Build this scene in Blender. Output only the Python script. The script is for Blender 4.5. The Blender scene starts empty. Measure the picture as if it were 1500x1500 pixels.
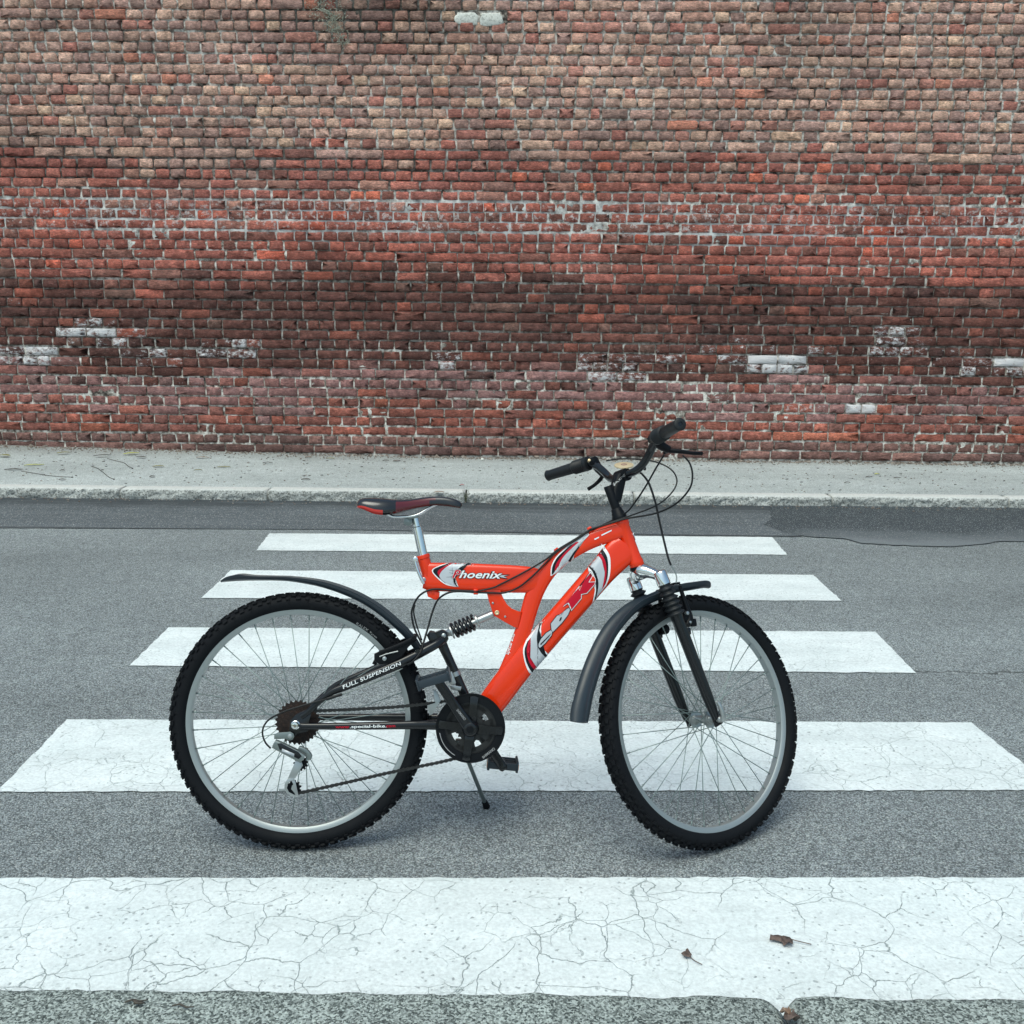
import bpy, bmesh, math, random
from math import sin, cos, pi, radians, atan2, hypot
from mathutils import Vector, Matrix, noise
from mathutils.bvhtree import BVHTree
R_ = random.Random(7)
scene = bpy.context.scene
COL = scene.collection

# ------------------------------------------------------------------ camera, sky, sun, exposure
CAMZ, PITCH, ROLL, FPX = 1.43, 0.2, 0.0105, 1500.0      # focal length in pixels of a 1500 px wide frame
CF = Vector((0, cos(PITCH), -sin(PITCH)))
_u = Vector((1, 0, 0)).cross(CF)
CR = Vector((1, 0, 0)) * cos(ROLL) + _u * sin(ROLL)
CU = -Vector((1, 0, 0)) * sin(ROLL) + _u * cos(ROLL)
CP = Vector((0, 0, CAMZ))
cd = bpy.data.cameras.new('camera'); cam = bpy.data.objects.new('camera', cd); COL.objects.link(cam)
cd.sensor_width = 36; cd.lens = 36; cd.clip_end = 500; cd.clip_start = 0.05
mm = Matrix((CR, CU, -CF)).transposed().to_4x4(); mm.translation = CP
cam.matrix_world = mm
scene.camera = cam
w = bpy.data.worlds.new('World'); scene.world = w; w.use_nodes = True
nt = w.node_tree; bg = nt.nodes['Background']
sky = nt.nodes.new('ShaderNodeTexSky'); sky.sky_type = 'NISHITA'; sky.sun_disc = False
SUN_EL, SUN_AZ = radians(66), radians(205)
sky.sun_elevation = SUN_EL; sky.sun_rotation = SUN_AZ
sky.air_density = 1.0; sky.dust_density = 4.0; sky.ozone_density = 1.0
tint = nt.nodes.new('ShaderNodeMix'); tint.data_type = 'RGBA'; tint.blend_type = 'MULTIPLY'; tint.inputs[0].default_value = 1
tint.inputs[7].default_value = (0.84, 1.0, 0.95, 1)          # thin cool cloud
nt.links.new(sky.outputs[0], tint.inputs[6]); nt.links.new(tint.outputs[2], bg.inputs[0]); bg.inputs[1].default_value = 0.15
sd = bpy.data.lights.new('sun', 'SUN'); sun = bpy.data.objects.new('sun', sd); COL.objects.link(sun)
sd.energy = 1.25; sd.angle = radians(42); sd.color = (1.0, 0.985, 0.93)
sdir = Vector((sin(SUN_AZ) * cos(SUN_EL), cos(SUN_AZ) * cos(SUN_EL), sin(SUN_EL)))
sun.rotation_euler = sdir.to_track_quat('Z', 'Y').to_euler()
scene.view_settings.view_transform = 'Standard'; scene.view_settings.look = 'None'
scene.view_settings.gamma = 1; scene.view_settings.use_curve_mapping = False
scene.view_settings.exposure = 0.22

# ------------------------------------------------------------------ measuring helpers
def ray(u, v):
    return (CF + CR * ((u - 750) / FPX) - CU * ((v - 750) / FPX)).normalized()
def gp(u, v, z=0.0):
    d = ray(u, v); return CP + d * ((z - CP.z) / d.z)
WK, WY = -0.02, 9.06                                      # wall face: y = WY + WK * x
WT = Vector((1, WK, 0)).normalized(); WN = Vector((-WK, 1, 0)).normalized()
WO = Vector((0, WY, 0))
def wp(u, v):                                             # photo point -> (s, z) on the wall face
    d = ray(u, v); t = (WO - CP).dot(WN) / d.dot(WN); q = CP + d * t - WO
    return q.dot(WT), q.z

# ------------------------------------------------------------------ object helpers
def prop(o, label=None, cat=None, group=None, kind=None):
    if label: o['label'] = label
    if cat: o['category'] = cat
    if group: o['group'] = group
    if kind: o['kind'] = kind
    return o
def empty(name, M=None):
    o = bpy.data.objects.new(name, None); COL.objects.link(o); o.empty_display_size = 0.1
    if M is not None: o.matrix_world = M
    return o
def obj(name, bm, mat, parent=None, smooth=True, M=None, angle=None):
    me = bpy.data.meshes.new(name)
    bmesh.ops.recalc_face_normals(bm, faces=bm.faces) if smooth != 'raw' else None
    if angle:
        for e in bm.edges:
            if len(e.link_faces) == 2 and e.calc_face_angle(0) > radians(angle): e.smooth = False
    bm.to_mesh(me); bm.free()
    for m in (mat if isinstance(mat, (list, tuple)) else [mat]): me.materials.append(m)
    if smooth:
        for p in me.polygons: p.use_smooth = True
    return link(name, me, parent, M)
def link(name, me, parent=None, M=None):
    o = bpy.data.objects.new(name, me); COL.objects.link(o)
    if parent: o.parent = parent
    if M is not None: o.matrix_basis = M
    return o
def V(*a): return Vector(a)

def catmull(pts, n=6):
    """pts: list of tuples; returns smoothly interpolated tuples"""
    out = []; P = [tuple(p) for p in pts]
    for i in range(len(P) - 1):
        p0 = P[max(i - 1, 0)]; p1 = P[i]; p2 = P[i + 1]; p3 = P[min(i + 2, len(P) - 1)]
        for k in range(n):
            t = k / n
            out.append(tuple(0.5 * (2 * b + (c - a) * t + (2 * a - 5 * b + 4 * c - d) * t * t + (3 * b - a - 3 * c + d) * t ** 3)
                             for a, b, c, d in zip(p0, p1, p2, p3)))
    out.append(P[-1]); return out
def superell(n=20, e=2.0):
    s = []
    for k in range(n):
        a = 2 * pi * k / n; c, q = cos(a), sin(a)
        s.append((math.copysign(abs(c) ** (2 / e), c), math.copysign(abs(q) ** (2 / e), q)))
    return s
def sweep(bm, pts, sec, sc, hint=(0, 1, 0), caps=True, mi=0, closed=False):
    """sweep 2-D section (n, b) along pts; sc: per-point (sn, sb)"""
    pts = [Vector(p) for p in pts]; hint = Vector(hint); rings = []; N = len(pts); lastn = None
    for i, p in enumerate(pts):
        if closed: T = pts[(i + 1) % N] - pts[i - 1]
        else: T = pts[min(i + 1, N - 1)] - pts[max(i - 1, 0)]
        T.normalize()
        if hint.length > 0:
            n = T.cross(hint)
            if n.length < 1e-4: n = T.orthogonal()
            n.normalize()
        else:
            n = T.orthogonal() if lastn is None else (lastn - T * lastn.dot(T))
            n.normalize(); lastn = n
        b = n.cross(T).normalized()
        s = sc[i] if isinstance(sc, list) else sc
        if not isinstance(s, (tuple, list)): s = (s, s)
        rings.append([bm.verts.new(p + n * (q[0] * s[0]) + b * (q[1] * s[1])) for q in sec])
    m = len(sec)
    rng = range(N) if closed else range(N - 1)
    for i in rng:
        A, B2 = rings[i], rings[(i + 1) % N]
        for k in range(m):
            f = bm.faces.new((A[k], A[(k + 1) % m], B2[(k + 1) % m], B2[k])); f.material_index = mi
    if caps and not closed:
        for r in (rings[0], rings[-1]):
            f = bm.faces.new(r); f.material_index = mi
    return rings
def tube(bm, pts, r, n=10, smooth=0, mi=0, caps=True):
    if smooth: 
        if isinstance(r, list):
            q = catmull([tuple(p) + (rr,) for p, rr in zip(pts, r)], smooth); pts = [x[:3] for x in q]; r = [x[3] for x in q]
        else: pts = catmull([tuple(p) for p in pts], smooth)
    return sweep(bm, pts, superell(n), [(x, x) for x in r] if isinstance(r, list) else (r, r), hint=(0, 0, 0), mi=mi, caps=caps)
def box(bm, c, s, M=None, mi=0, bev=0.0):
    c = Vector(c); M = M or Matrix.Identity(3); vs = []
    for x in (-1, 1):
        for y in (-1, 1):
            for z in (-1, 1): vs.append(bm.verts.new(c + M @ Vector((x * s[0] / 2, y * s[1] / 2, z * s[2] / 2))))
    fs = []
    for f in ((0, 1, 3, 2), (4, 6, 7, 5), (0, 4, 5, 1), (2, 3, 7, 6), (0, 2, 6, 4), (1, 5, 7, 3)):
        q = bm.faces.new([vs[i] for i in f]); q.material_index = mi; fs.append(q)
    if bev:
        es = list({e for f in fs for e in f.edges})
        bmesh.ops.bevel(bm, geom=es, offset=bev, segments=2, profile=0.5, affect='EDGES', clamp_overlap=True)
def lathe(bm, c, ax, prof, n=24, mi=0, caps=True):
    """prof: list of (distance along axis, radius)"""
    ax = Vector(ax).normalized(); e1 = ax.orthogonal().normalized(); e2 = ax.cross(e1); c = Vector(c); rings = []
    for d, r in prof:
        rings.append([bm.verts.new(c + ax * d + (e1 * cos(2 * pi * k / n) + e2 * sin(2 * pi * k / n)) * max(r, 1e-5)) for k in range(n)])
    for A, B2 in zip(rings, rings[1:]):
        for k in range(n):
            f = bm.faces.new((A[k], A[(k + 1) % n], B2[(k + 1) % n], B2[k])); f.material_index = mi
    if caps:
        for r in (rings[0], rings[-1]): bm.faces.new(r).material_index = mi
def prism(bm, poly, d, mi=0, bev=0.0):
    """poly: list of 3-D points (planar), extruded by vector d"""
    d = Vector(d); a = [bm.verts.new(Vector(p)) for p in poly]; b = [bm.verts.new(Vector(p) + d) for p in poly]; n = len(poly)
    fs = [bm.faces.new(a), bm.faces.new(b[::-1])]
    for k in range(n): fs.append(bm.faces.new((a[k], b[k], b[(k + 1) % n], a[(k + 1) % n])))
    for f in fs: f.material_index = mi
    if bev:
        bmesh.ops.bevel(bm, geom=list(fs[0].edges) + list(fs[1].edges), offset=bev, segments=2, profile=0.5, affect='EDGES', clamp_overlap=True)
BM = bmesh.new

# ------------------------------------------------------------------ material helpers
def lin(r, g, b, k=1.0):
    f = lambda c: (c / 255 / 12.92) if c / 255 <= 0.04045 else ((c / 255 + 0.055) / 1.055) ** 2.4
    return (f(r) * k, f(g) * k, f(b) * k, 1)
class NT:
    def __init__(s, name, rough=0.5, metal=0.0, col=(0.5, 0.5, 0.5, 1), coat=0.0, spec=0.5):
        s.m = bpy.data.materials.new(name); s.m.use_nodes = True; s.t = s.m.node_tree; s.b = s.t.nodes['Principled BSDF']
        s.b.inputs['Roughness'].default_value = rough; s.b.inputs['Metallic'].default_value = metal
        s.b.inputs['Base Color'].default_value = col; s.b.inputs['Coat Weight'].default_value = coat
        s.b.inputs['Coat Roughness'].default_value = 0.08; s.b.inputs['Specular IOR Level'].default_value = spec
        s.pos = s.n('ShaderNodeNewGeometry').outputs['Position']
        s.oc = s.n('ShaderNodeTexCoord').outputs['Object']
    def n(s, typ, **kw):
        x = s.t.nodes.new(typ)
        for k, v in kw.items(): setattr(x, k, v)
        return x
    def L(s, a, b): s.t.links.new(a, b)
    def setin(s, node, key, v):
        if hasattr(v, 'is_output') or isinstance(v, bpy.types.NodeSocket): s.L(v, node.inputs[key])
        else: node.inputs[key].default_value = v
    def noise(s, scale, detail=3, rough=0.55, vec=None, dist=0.0, col=False):
        x = s.n('ShaderNodeTexNoise'); x.inputs['Scale'].default_value = scale; x.inputs['Detail'].default_value = detail
        x.inputs['Roughness'].default_value = rough; x.inputs['Distortion'].default_value = dist
        s.L(vec or s.pos, x.inputs['Vector']); return x.outputs['Color' if col else 'Fac']
    def vor(s, scale, feature='F1', out='Distance', vec=None, rnd=1.0):
        x = s.n('ShaderNodeTexVoronoi', feature=feature); x.inputs['Scale'].default_value = scale
        x.inputs['Randomness'].default_value = rnd
        s.L(vec or s.pos, x.inputs['Vector']); return x.outputs[out]
    def ramp(s, fac, stops, interp='LINEAR'):
        x = s.n('ShaderNodeValToRGB'); x.color_ramp.interpolation = interp; e = x.color_ramp.elements
        while len(e) < len(stops): e.new(0.5)
        for q, (p, c) in zip(e, stops):
            q.position = p; q.color = c if isinstance(c, tuple) else (c, c, c, 1)
        s.L(fac, x.inputs[0]); return x.outputs[0]
    def mix(s, fac, a, b, mode='MIX'):
        x = s.n('ShaderNodeMix', data_type='RGBA', blend_type=mode)
        s.setin(x, 0, fac); s.setin(x, 6, a); s.setin(x, 7, b); return x.outputs[2]
    def math(s, op, a, b=0.0, clamp=False):
        x = s.n('ShaderNodeMath', operation=op, use_clamp=clamp); s.setin(x, 0, a); s.setin(x, 1, b); return x.outputs[0]
    def band(s, v, a0, a1, b0, b1):                     # smooth 0..1..0 window over a value
        u = s.n('ShaderNodeMapRange', interpolation_type='SMOOTHSTEP'); s.setin(u, 0, v); u.inputs[1].default_value = a0; u.inputs[2].default_value = a1
        d = s.n('ShaderNodeMapRange', interpolation_type='SMOOTHSTEP'); s.setin(d, 0, v); d.inputs[1].default_value = b0; d.inputs[2].default_value = b1
        d.inputs[3].default_value = 1; d.inputs[4].default_value = 0
        return s.math('MULTIPLY', u.outputs[0], d.outputs[0])
    def mapr(s, v, a, b, c=0.0, d=1.0):
        u = s.n('ShaderNodeMapRange'); s.setin(u, 0, v)
        for i, q in enumerate((a, b, c, d)): u.inputs[i + 1].default_value = q
        return u.outputs[0]
    def xyz(s, vec=None):
        x = s.n('ShaderNodeSeparateXYZ'); s.L(vec or s.pos, x.inputs[0]); return x.outputs
    def scalev(s, sc, vec=None, loc=(0, 0, 0)):
        x = s.n('ShaderNodeMapping'); x.inputs['Scale'].default_value = sc; x.inputs['Location'].default_value = loc
        s.L(vec or s.pos, x.inputs[0]); return x.outputs[0]
    def addv(s, a, b, k):
        m1 = s.n('ShaderNodeVectorMath', operation='SCALE'); s.L(b, m1.inputs[0]); m1.inputs['Scale'].default_value = k
        m2 = s.n('ShaderNodeVectorMath', operation='ADD'); s.L(a, m2.inputs[0]); s.L(m1.outputs[0], m2.inputs[1]); return m2.outputs[0]
    def bump(s, h, dist, strength=1.0, prev=None):
        x = s.n('ShaderNodeBump'); x.inputs['Distance'].default_value = dist; x.inputs['Strength'].default_value = strength
        s.L(h, x.inputs['Height'])
        if prev: s.L(prev, x.inputs['Normal'])
        s.L(x.outputs[0], s.b.inputs['Normal']); return x.outputs[0]
    def color(s, c): s.setin(s.b, 'Base Color', c)
    def rough(s, c): s.setin(s.b, 'Roughness', c)

def asphalt(name, dark, light, tone=1.0, scale=150.0, bumpd=0.004, extra=None):
    t = NT(name, rough=0.85)
    cell = t.vor(scale, out='Color'); sep = t.xyz(cell)
    dist = t.vor(scale)
    fine = t.noise(scale * 2.2, 2)
    v = t.math('ADD', t.math('MULTIPLY', sep[0], 0.55), t.math('MULTIPLY', fine, 0.45))
    c = t.ramp(v, [(0.18, dark), (0.5, tuple((a + b) / 2 for a, b in zip(dark, light))), (0.86, light)])
    gap = t.mapr(dist, 0.35, 0.75)
    c = t.mix(t.math('MULTIPLY', gap, 0.6), c, tuple(x * 0.35 for x in dark[:3]) + (1,))
    spk = t.math('GREATER_THAN', sep[1], 0.94)
    c = t.mix(t.math('MULTIPLY', spk, 0.65), c, (0.62 * tone, 0.64 * tone, 0.62 * tone, 1))
    big = t.noise(1.0, 4, vec=t.scalev((.5, 1.3, 1))); c = t.mix(1.0, c, t.ramp(big, [(0.3, 0.80), (0.7, 1.12)]), 'MULTIPLY')
    mid = t.noise(14, 3); c = t.mix(1.0, c, t.ramp(mid, [(0.3, 0.9), (0.7, 1.08)]), 'MULTIPLY')
    if extra: c = extra(t, c)
    t.color(c)
    h = t.math('SUBTRACT', t.math('MULTIPLY', sep[2], 0.5), dist)
    t.bump(h, bumpd, 0.9)
    return t

# ------------------------------------------------------------------ setting materials
def road_extra(t, c):
    # one long hairline crack and a few tar-dark spots
    q = t.xyz(); wob = t.noise(3.0, 6, 0.65)
    yy = t.math('ADD', q[1], t.math('MULTIPLY', wob, 0.25))
    line = t.band(yy, 4.02, 4.026, 4.03, 4.036)
    line = t.math('MULTIPLY', line, t.mapr(q[0], 0.9, 1.2))
    c = t.mix(t.math('MULTIPLY', line, 0.8), c, (0.04, 0.045, 0.045, 1))
    vec = t.addv(t.pos, t.noise(5, 3, col=True), 0.10)
    s1 = t.vor(1.6, vec=vec); spot = t.mapr(s1, 0.035, 0.07, 1, 0)
    return t.mix(t.math('MULTIPLY', spot, 0.45), c, (0.06, 0.065, 0.07, 1))
M_road = asphalt('road_asphalt', (0.085, 0.097, 0.100, 1), (0.56, 0.62, 0.635, 1), scale=235, extra=road_extra).m
def patch_extra(t, c):
    q = t.xyz(); n1 = t.noise(2.2, 4)
    yy = t.math('ADD', q[1], t.math('MULTIPLY', n1, 0.3))
    dirt = t.mapr(yy, 7.16, 7.40)
    c = t.mix(t.math('MULTIPLY', dirt, 0.85), c, (0.030, 0.038, 0.044, 1))
    edge = t.math('MULTIPLY', t.band(t.math('ADD', q[1], t.math('MULTIPLY', q[0], 0.006)), 6.33, 6.345, 6.375, 6.40), 0.7)
    c = t.mix(edge, c, (0.03, 0.035, 0.04, 1))
    st = t.noise(1, 3, vec=t.scalev((0.8, 14, 1)))
    return t.mix(t.mapr(st, 0.5, 0.75, 0, 0.35), c, (0.2, 0.22, 0.23, 1))
M_patch = asphalt('fresh_asphalt', (0.075, 0.088, 0.098, 1), (0.175, 0.205, 0.225, 1), scale=200, bumpd=0.002, extra=patch_extra).m
def tar_extra(t, c):
    q = t.xyz(); yy = t.math('ADD', q[1], t.math('MULTIPLY', t.noise(2.5, 5, .7), 0.5))
    return t.mix(t.mapr(yy, 6.85, 6.45, 0, 0.8), c, t.mix(t.noise(180, 3), (0.12, 0.135, 0.145, 1), (0.27, 0.30, 0.315, 1)))
M_patch2 = asphalt('dark_tar', (0.028, 0.038, 0.046, 1), (0.080, 0.102, 0.118, 1), scale=260, bumpd=0.002, extra=tar_extra).m
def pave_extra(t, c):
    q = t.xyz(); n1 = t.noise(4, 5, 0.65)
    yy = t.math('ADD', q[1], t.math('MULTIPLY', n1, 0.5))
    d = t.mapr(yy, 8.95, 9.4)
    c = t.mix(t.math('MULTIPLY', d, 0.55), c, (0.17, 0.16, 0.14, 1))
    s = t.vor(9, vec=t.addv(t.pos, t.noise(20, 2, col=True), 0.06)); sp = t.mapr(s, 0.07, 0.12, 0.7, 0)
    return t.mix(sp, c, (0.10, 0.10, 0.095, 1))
M_pave = asphalt('pavement_asphalt', (0.36, 0.40, 0.40, 1), (0.68, 0.74, 0.735, 1), scale=170, bumpd=0.002, extra=pave_extra).m

def paint_mat():
    t = NT('road_paint', rough=0.7)
    q = t.xyz()
    base = t.ramp(t.noise(5, 5, 0.6), [(0.3, (0.69, 0.75, 0.75, 1)), (0.7, (0.80, 0.85, 0.85, 1))])
    base = t.mix(1.0, base, t.ramp(t.noise(120, 3), [(0.3, 0.82), (0.65, 1.03)]), 'MULTIPLY')
    base = t.mix(1.0, base, t.ramp(t.noise(1, 5, .65, vec=t.scalev((1.1, 5, 1))), [(0.35, 0.93), (0.6, 1.04)]), 'MULTIPLY')
    vec = t.addv(t.addv(t.pos, t.noise(4, 3, 0.5, col=True), 0.16), t.noise(40, 3, 0.6, col=True), 0.014)
    near = t.mapr(q[1], 2.3, 4.5, 1.0, 0.3)
    cr = None
    for sc, wd, seed in ((6.6, 0.0095, 0.0), (10.5, 0.0105, 2.3)):
        vv = t.scalev((1, 1, 1), vec, (seed, seed * 1.7, 0))
        e = t.vor(sc, 'DISTANCE_TO_EDGE', vec=vv)
        mask = t.mapr(t.noise(2.6 + seed, 3, vec=t.scalev((1, 1, 1), None, (seed * 3, 1, 0))), 0.43 + seed * .02, 0.52 + seed * .02)
        k = t.math('MULTIPLY', t.mapr(e, 0.0, wd, 1, 0), mask)
        cr = k if cr is None else t.math('MAXIMUM', cr, k)
    cr = t.math('MULTIPLY', cr, near)
    pit = t.mapr(t.vor(48, vec=t.addv(t.pos, t.noise(60, 2, col=True), 0.02)), 0.10, 0.22, 1, 0)
    pm = t.mapr(t.noise(3.4, 4, 0.7), 0.36, 0.56)
    pit = t.math('MULTIPLY', pit, pm)
    spl = t.mapr(t.noise(38, 4, 0.7), 0.64, 0.70); spl = t.math('MULTIPLY', spl, t.mapr(t.noise(2.0, 3), 0.4, 0.6))
    # abrasion near the kerb
    ab = t.math('MULTIPLY', t.mapr(t.noise(55, 4, 0.7), 0.50, 0.60), t.mapr(t.math('ADD', q[1], t.math('MULTIPLY', t.noise(6, 3), 0.16)), 2.03, 1.90))
    dmg = t.math('MAXIMUM', t.math('MAXIMUM', t.math('MULTIPLY', pit, 0.75), t.math('MULTIPLY', spl, 0.6)), t.math('MULTIPLY', ab, 0.7), True)
    c = t.mix(dmg, base, (0.22, 0.25, 0.255, 1))
    c = t.mix(t.math('MULTIPLY', cr, 0.8), c, (0.10, 0.15, 0.145, 1))
    t.color(c)
    hh = t.math('SUBTRACT', t.math('MULTIPLY', t.noise(140, 2), 0.5), t.math('MAXIMUM', cr, dmg)); t.bump(hh, 0.003, 0.7)
    return t.m
M_paint = paint_mat()

def granite(name, dark, light, tint, scale=240, bd=0.004):
    t = NT(name, rough=0.8)
    s = t.xyz(t.vor(scale, out='Color')); n1 = t.noise(scale * 0.8, 4, 0.7)
    v = t.math('ADD', t.math('MULTIPLY', s[0], 0.45), t.math('MULTIPLY', n1, 0.55))
    c = t.ramp(v, [(0.28, dark), (0.45, tint), (0.7, light)])
    c = t.mix(1.0, c, t.ramp(t.noise(3.5, 5, 0.6), [(0.3, 0.75), (0.7, 1.12)]), 'MULTIPLY')
    t.color(c); t.bump(t.math('ADD', t.noise(90, 5, 0.7), t.math('MULTIPLY', t.noise(25, 4), 1.5)), bd, 0.8)
    return t
M_granite = granite('near_granite', (0.032, 0.042, 0.040, 1), (0.46, 0.51, 0.48, 1), (0.16, 0.185, 0.172, 1), 260).m
def kerbmat():
    t = granite('kerb_granite', (0.16, 0.165, 0.155, 1), (0.60, 0.61, 0.58, 1), (0.36, 0.37, 0.35, 1), 110, 0.004)
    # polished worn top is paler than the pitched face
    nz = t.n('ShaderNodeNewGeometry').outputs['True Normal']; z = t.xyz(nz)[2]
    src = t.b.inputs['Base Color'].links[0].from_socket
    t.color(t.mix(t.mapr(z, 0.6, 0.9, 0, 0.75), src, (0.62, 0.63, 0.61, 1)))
    return t.m
M_kerb = kerbmat()

# ------------------------------------------------------------------ ground, road, kerbs, pavement
def sheet(name, poly, z, mat, parent=None, kind='structure', jag=0.0, thick=0.0, seed=3):
    r = random.Random(seed); pts = []
    for i, p in enumerate(poly):
        q = poly[(i + 1) % len(poly)]; d = hypot(q[0] - p[0], q[1] - p[1]); n = max(1, int(d / 0.03)) if jag else 1
        for k in range(n):
            t = k / n; nx, ny = -(q[1] - p[1]) / d, (q[0] - p[0]) / d
            j = jag * (noise.noise(Vector((p[0] + (q[0] - p[0]) * t, p[1] + (q[1] - p[1]) * t, seed)) * 30) + r.uniform(-.4, .4)) if k else 0
            pts.append((p[0] + (q[0] - p[0]) * t + nx * j, p[1] + (q[1] - p[1]) * t + ny * j))
    bm = BM(); f = bm.faces.new([bm.verts.new((x, y, z)) for x, y in pts])
    if f.calc_area() and f.normal.z < 0: f.normal_flip()
    f.normal_update()
    if f.normal.z < 0: f.normal_flip()
    bmesh.ops.triangulate(bm, faces=bm.faces[:])
    o = obj(name, bm, mat, parent, smooth='raw')
    for p_ in o.data.polygons: p_.use_smooth = False
    return prop(o, kind=kind) if kind else o
KY = 7.37; KTOP = 0.078
road = sheet('road', [(-60, -40), (60, -40), (60, 60), (-60, 60)], 0.0, M_road)
road['label'] = 'grey coarse asphalt road crossed by the zebra crossing'
stripes = [
    [(395, 782), (1131, 787.5), (1153, 813.5), (375, 807)],
    [(338, 836), (1191, 843), (1233, 881), (295, 877)],
    [(247, 920), (1282, 926.5), (1342, 987), (190, 976)],
    [(98, 1055), (1000, 1057.5), (1423, 1059.5), (1502, 1140), (1580, 1217)],
]
for i, s in enumerate(stripes):
    if i < 3: poly = [tuple(gp(u, v)[:2]) for u, v in s]
    else:
        a, b, c2, d2, _ = [gp(u, v) for u, v in s]; bl = gp(0, 1161.5); br = gp(1500, 1159)
        dirl = gp(0, 1160) - gp(98, 1055); 
        xl = gp(0, 1160).x; m = (br.y - bl.y) / (br.x - bl.x)
        poly = [(a.x, a.y), (c2.x, c2.y), (1.66, bl.y + m * (1.66 - bl.x)), (xl - .004, bl.y + m * (xl - bl.x))]
    o = sheet('crossing_stripe', poly, 0.004, M_paint, road, None, jag=0.006, seed=i + 1)
a, b = gp(0, 1288), gp(1500, 1287)
m = (b.y - a.y) / (b.x - a.x)
sheet('crossing_stripe', [(-1.62, a.y + m * (-1.62 - a.x)), (1.66, a.y + m * (1.66 - a.x)), (1.66, 1.80), (-1.62, 1.80)], 0.004, M_paint, road, None, jag=0.006, seed=9)
# resurfaced strip along the far gutter
e1 = gp(1112, 786.5); e2 = gp(1100, 770)
prop(sheet('asphalt_patch', [(-30, 6.33), tuple(gp(0, 774)[:2]), tuple(gp(500, 776.5)[:2]), tuple(gp(1000, 785.5)[:2]), tuple(e1[:2]), tuple(gp(1175, 787)[:2]), tuple(gp(1130, 760)[:2]), (1.9, KY + .02), (-30, KY + .02)], 0.004, M_patch, road, None, jag=0.008, seed=21), label='smooth newer asphalt strip along the gutter')
dk = [(1130, 762), (1118, 769), (1150, 781), (1180, 787), (1236, 790), (1262, 797), (1310, 800), (1390, 802), (1440, 798), (1465, 794), (1560, 795)]
prop(sheet('asphalt_patch', [tuple(gp(u, v)[:2]) for u, v in dk] + [(30, 5.95), (30, KY + .02), (1.9, KY + .02)], 0.0065, M_patch2, road, None, jag=0.015, seed=22), label='dark ragged tar patch in the gutter on the right')
# far pavement, slightly rising towards the wall
bm = BM(); nx = 120; ny = 14; g = {}; XE = 14
for i in range(nx + 1):
    for j in range(ny + 1):
        x = -XE + 2 * XE * i / nx; y = KY + 0.13 + (9.35 - KY - 0.13) * j / ny
        z = KTOP - 0.002 + 0.012 * (j / ny) + 0.075 * max(0, (-x - 1.0) / 4.0) * (j / ny) ** 2 + 0.006 * noise.noise(Vector((x * 2, y * 2, 0)))
        g[i, j] = bm.verts.new((x, y, z if j else KTOP - 0.004))
for i in range(nx):
    for j in range(ny): bm.faces.new((g[i, j], g[i + 1, j], g[i + 1, j + 1], g[i, j + 1]))
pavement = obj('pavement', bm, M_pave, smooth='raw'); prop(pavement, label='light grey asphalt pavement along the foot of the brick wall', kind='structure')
def pz(x, y):
    t = (y - KY - 0.13) / (9.35 - KY - 0.13)
    return KTOP - 0.002 + 0.012 * t + 0.075 * max(0, (-x - 1.0) / 4.0) * t * t + 0.006 * noise.noise(Vector((x * 2, y * 2, 0)))

# far kerb: long granite stones with a pitched face
bm = BM(); box(bm, (0, KY + 0.09, -0.05), (27, 0.06, 0.15)); kerb = obj('kerb', bm, M_kerb, smooth=False)
prop(kerb, label='pale granite kerb between the road and the far pavement', kind='structure')
joints = [168, 390, 683, 926, 1207]
jx = [gp(u, 725, 0.05).x for u in joints]
xs = [jx[0] - 1.25 * k for k in range(9, 0, -1)] + jx + [jx[-1] + 1.3 * k for k in range(1, 10)]
for k, (x0, x1) in enumerate(zip(xs, xs[1:])):
    bm = BM(); n = int((x1 - x0) / 0.02); g = {}
    prof = [(0.0, -0.02), (0.0, 0.012), (0.0, 0.03), (0.0, 0.046), (0.002, 0.06), (0.008, KTOP - 0.006), (0.018, KTOP), (0.07, KTOP + 0.001), (0.128, KTOP)]
    dz = R_.uniform(-.004, .004); dy = R_.uniform(-.006, .006)
    for i in range(n + 1):
        x = x0 + 0.006 + (x1 - x0 - 0.012) * i / n
        endr = 0.006 if i in (0, n) else 0
        for j, (py, pzz) in enumerate(prof):
            p = Vector((x * 26, j * 1.3 + k * 7, 0)); rr = (noise.noise(p) * 0.017 + noise.noise(p * 2.7) * 0.011) if j < 5 else noise.noise(p) * 0.0015
            g[i, j] = bm.verts.new((x, KY + py + rr + dy + endr, pzz + (dz if j > 3 else 0) - (endr if j > 4 else 0) + (noise.noise(p * .7) * 0.004 if 2 < j < 5 else 0)))
    for i in range(n):
        for j in range(len(prof) - 1): bm.faces.new((g[i, j], g[i + 1, j], g[i + 1, j + 1], g[i, j + 1]))
    for i in (0, n):
        bm.faces.new([g[i, j] for j in range(len(prof))] if i == 0 else [g[i, j] for j in range(len(prof))][::-1])
    obj('kerb_stone', bm, M_kerb, kerb, smooth='raw', angle=40)

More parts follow.
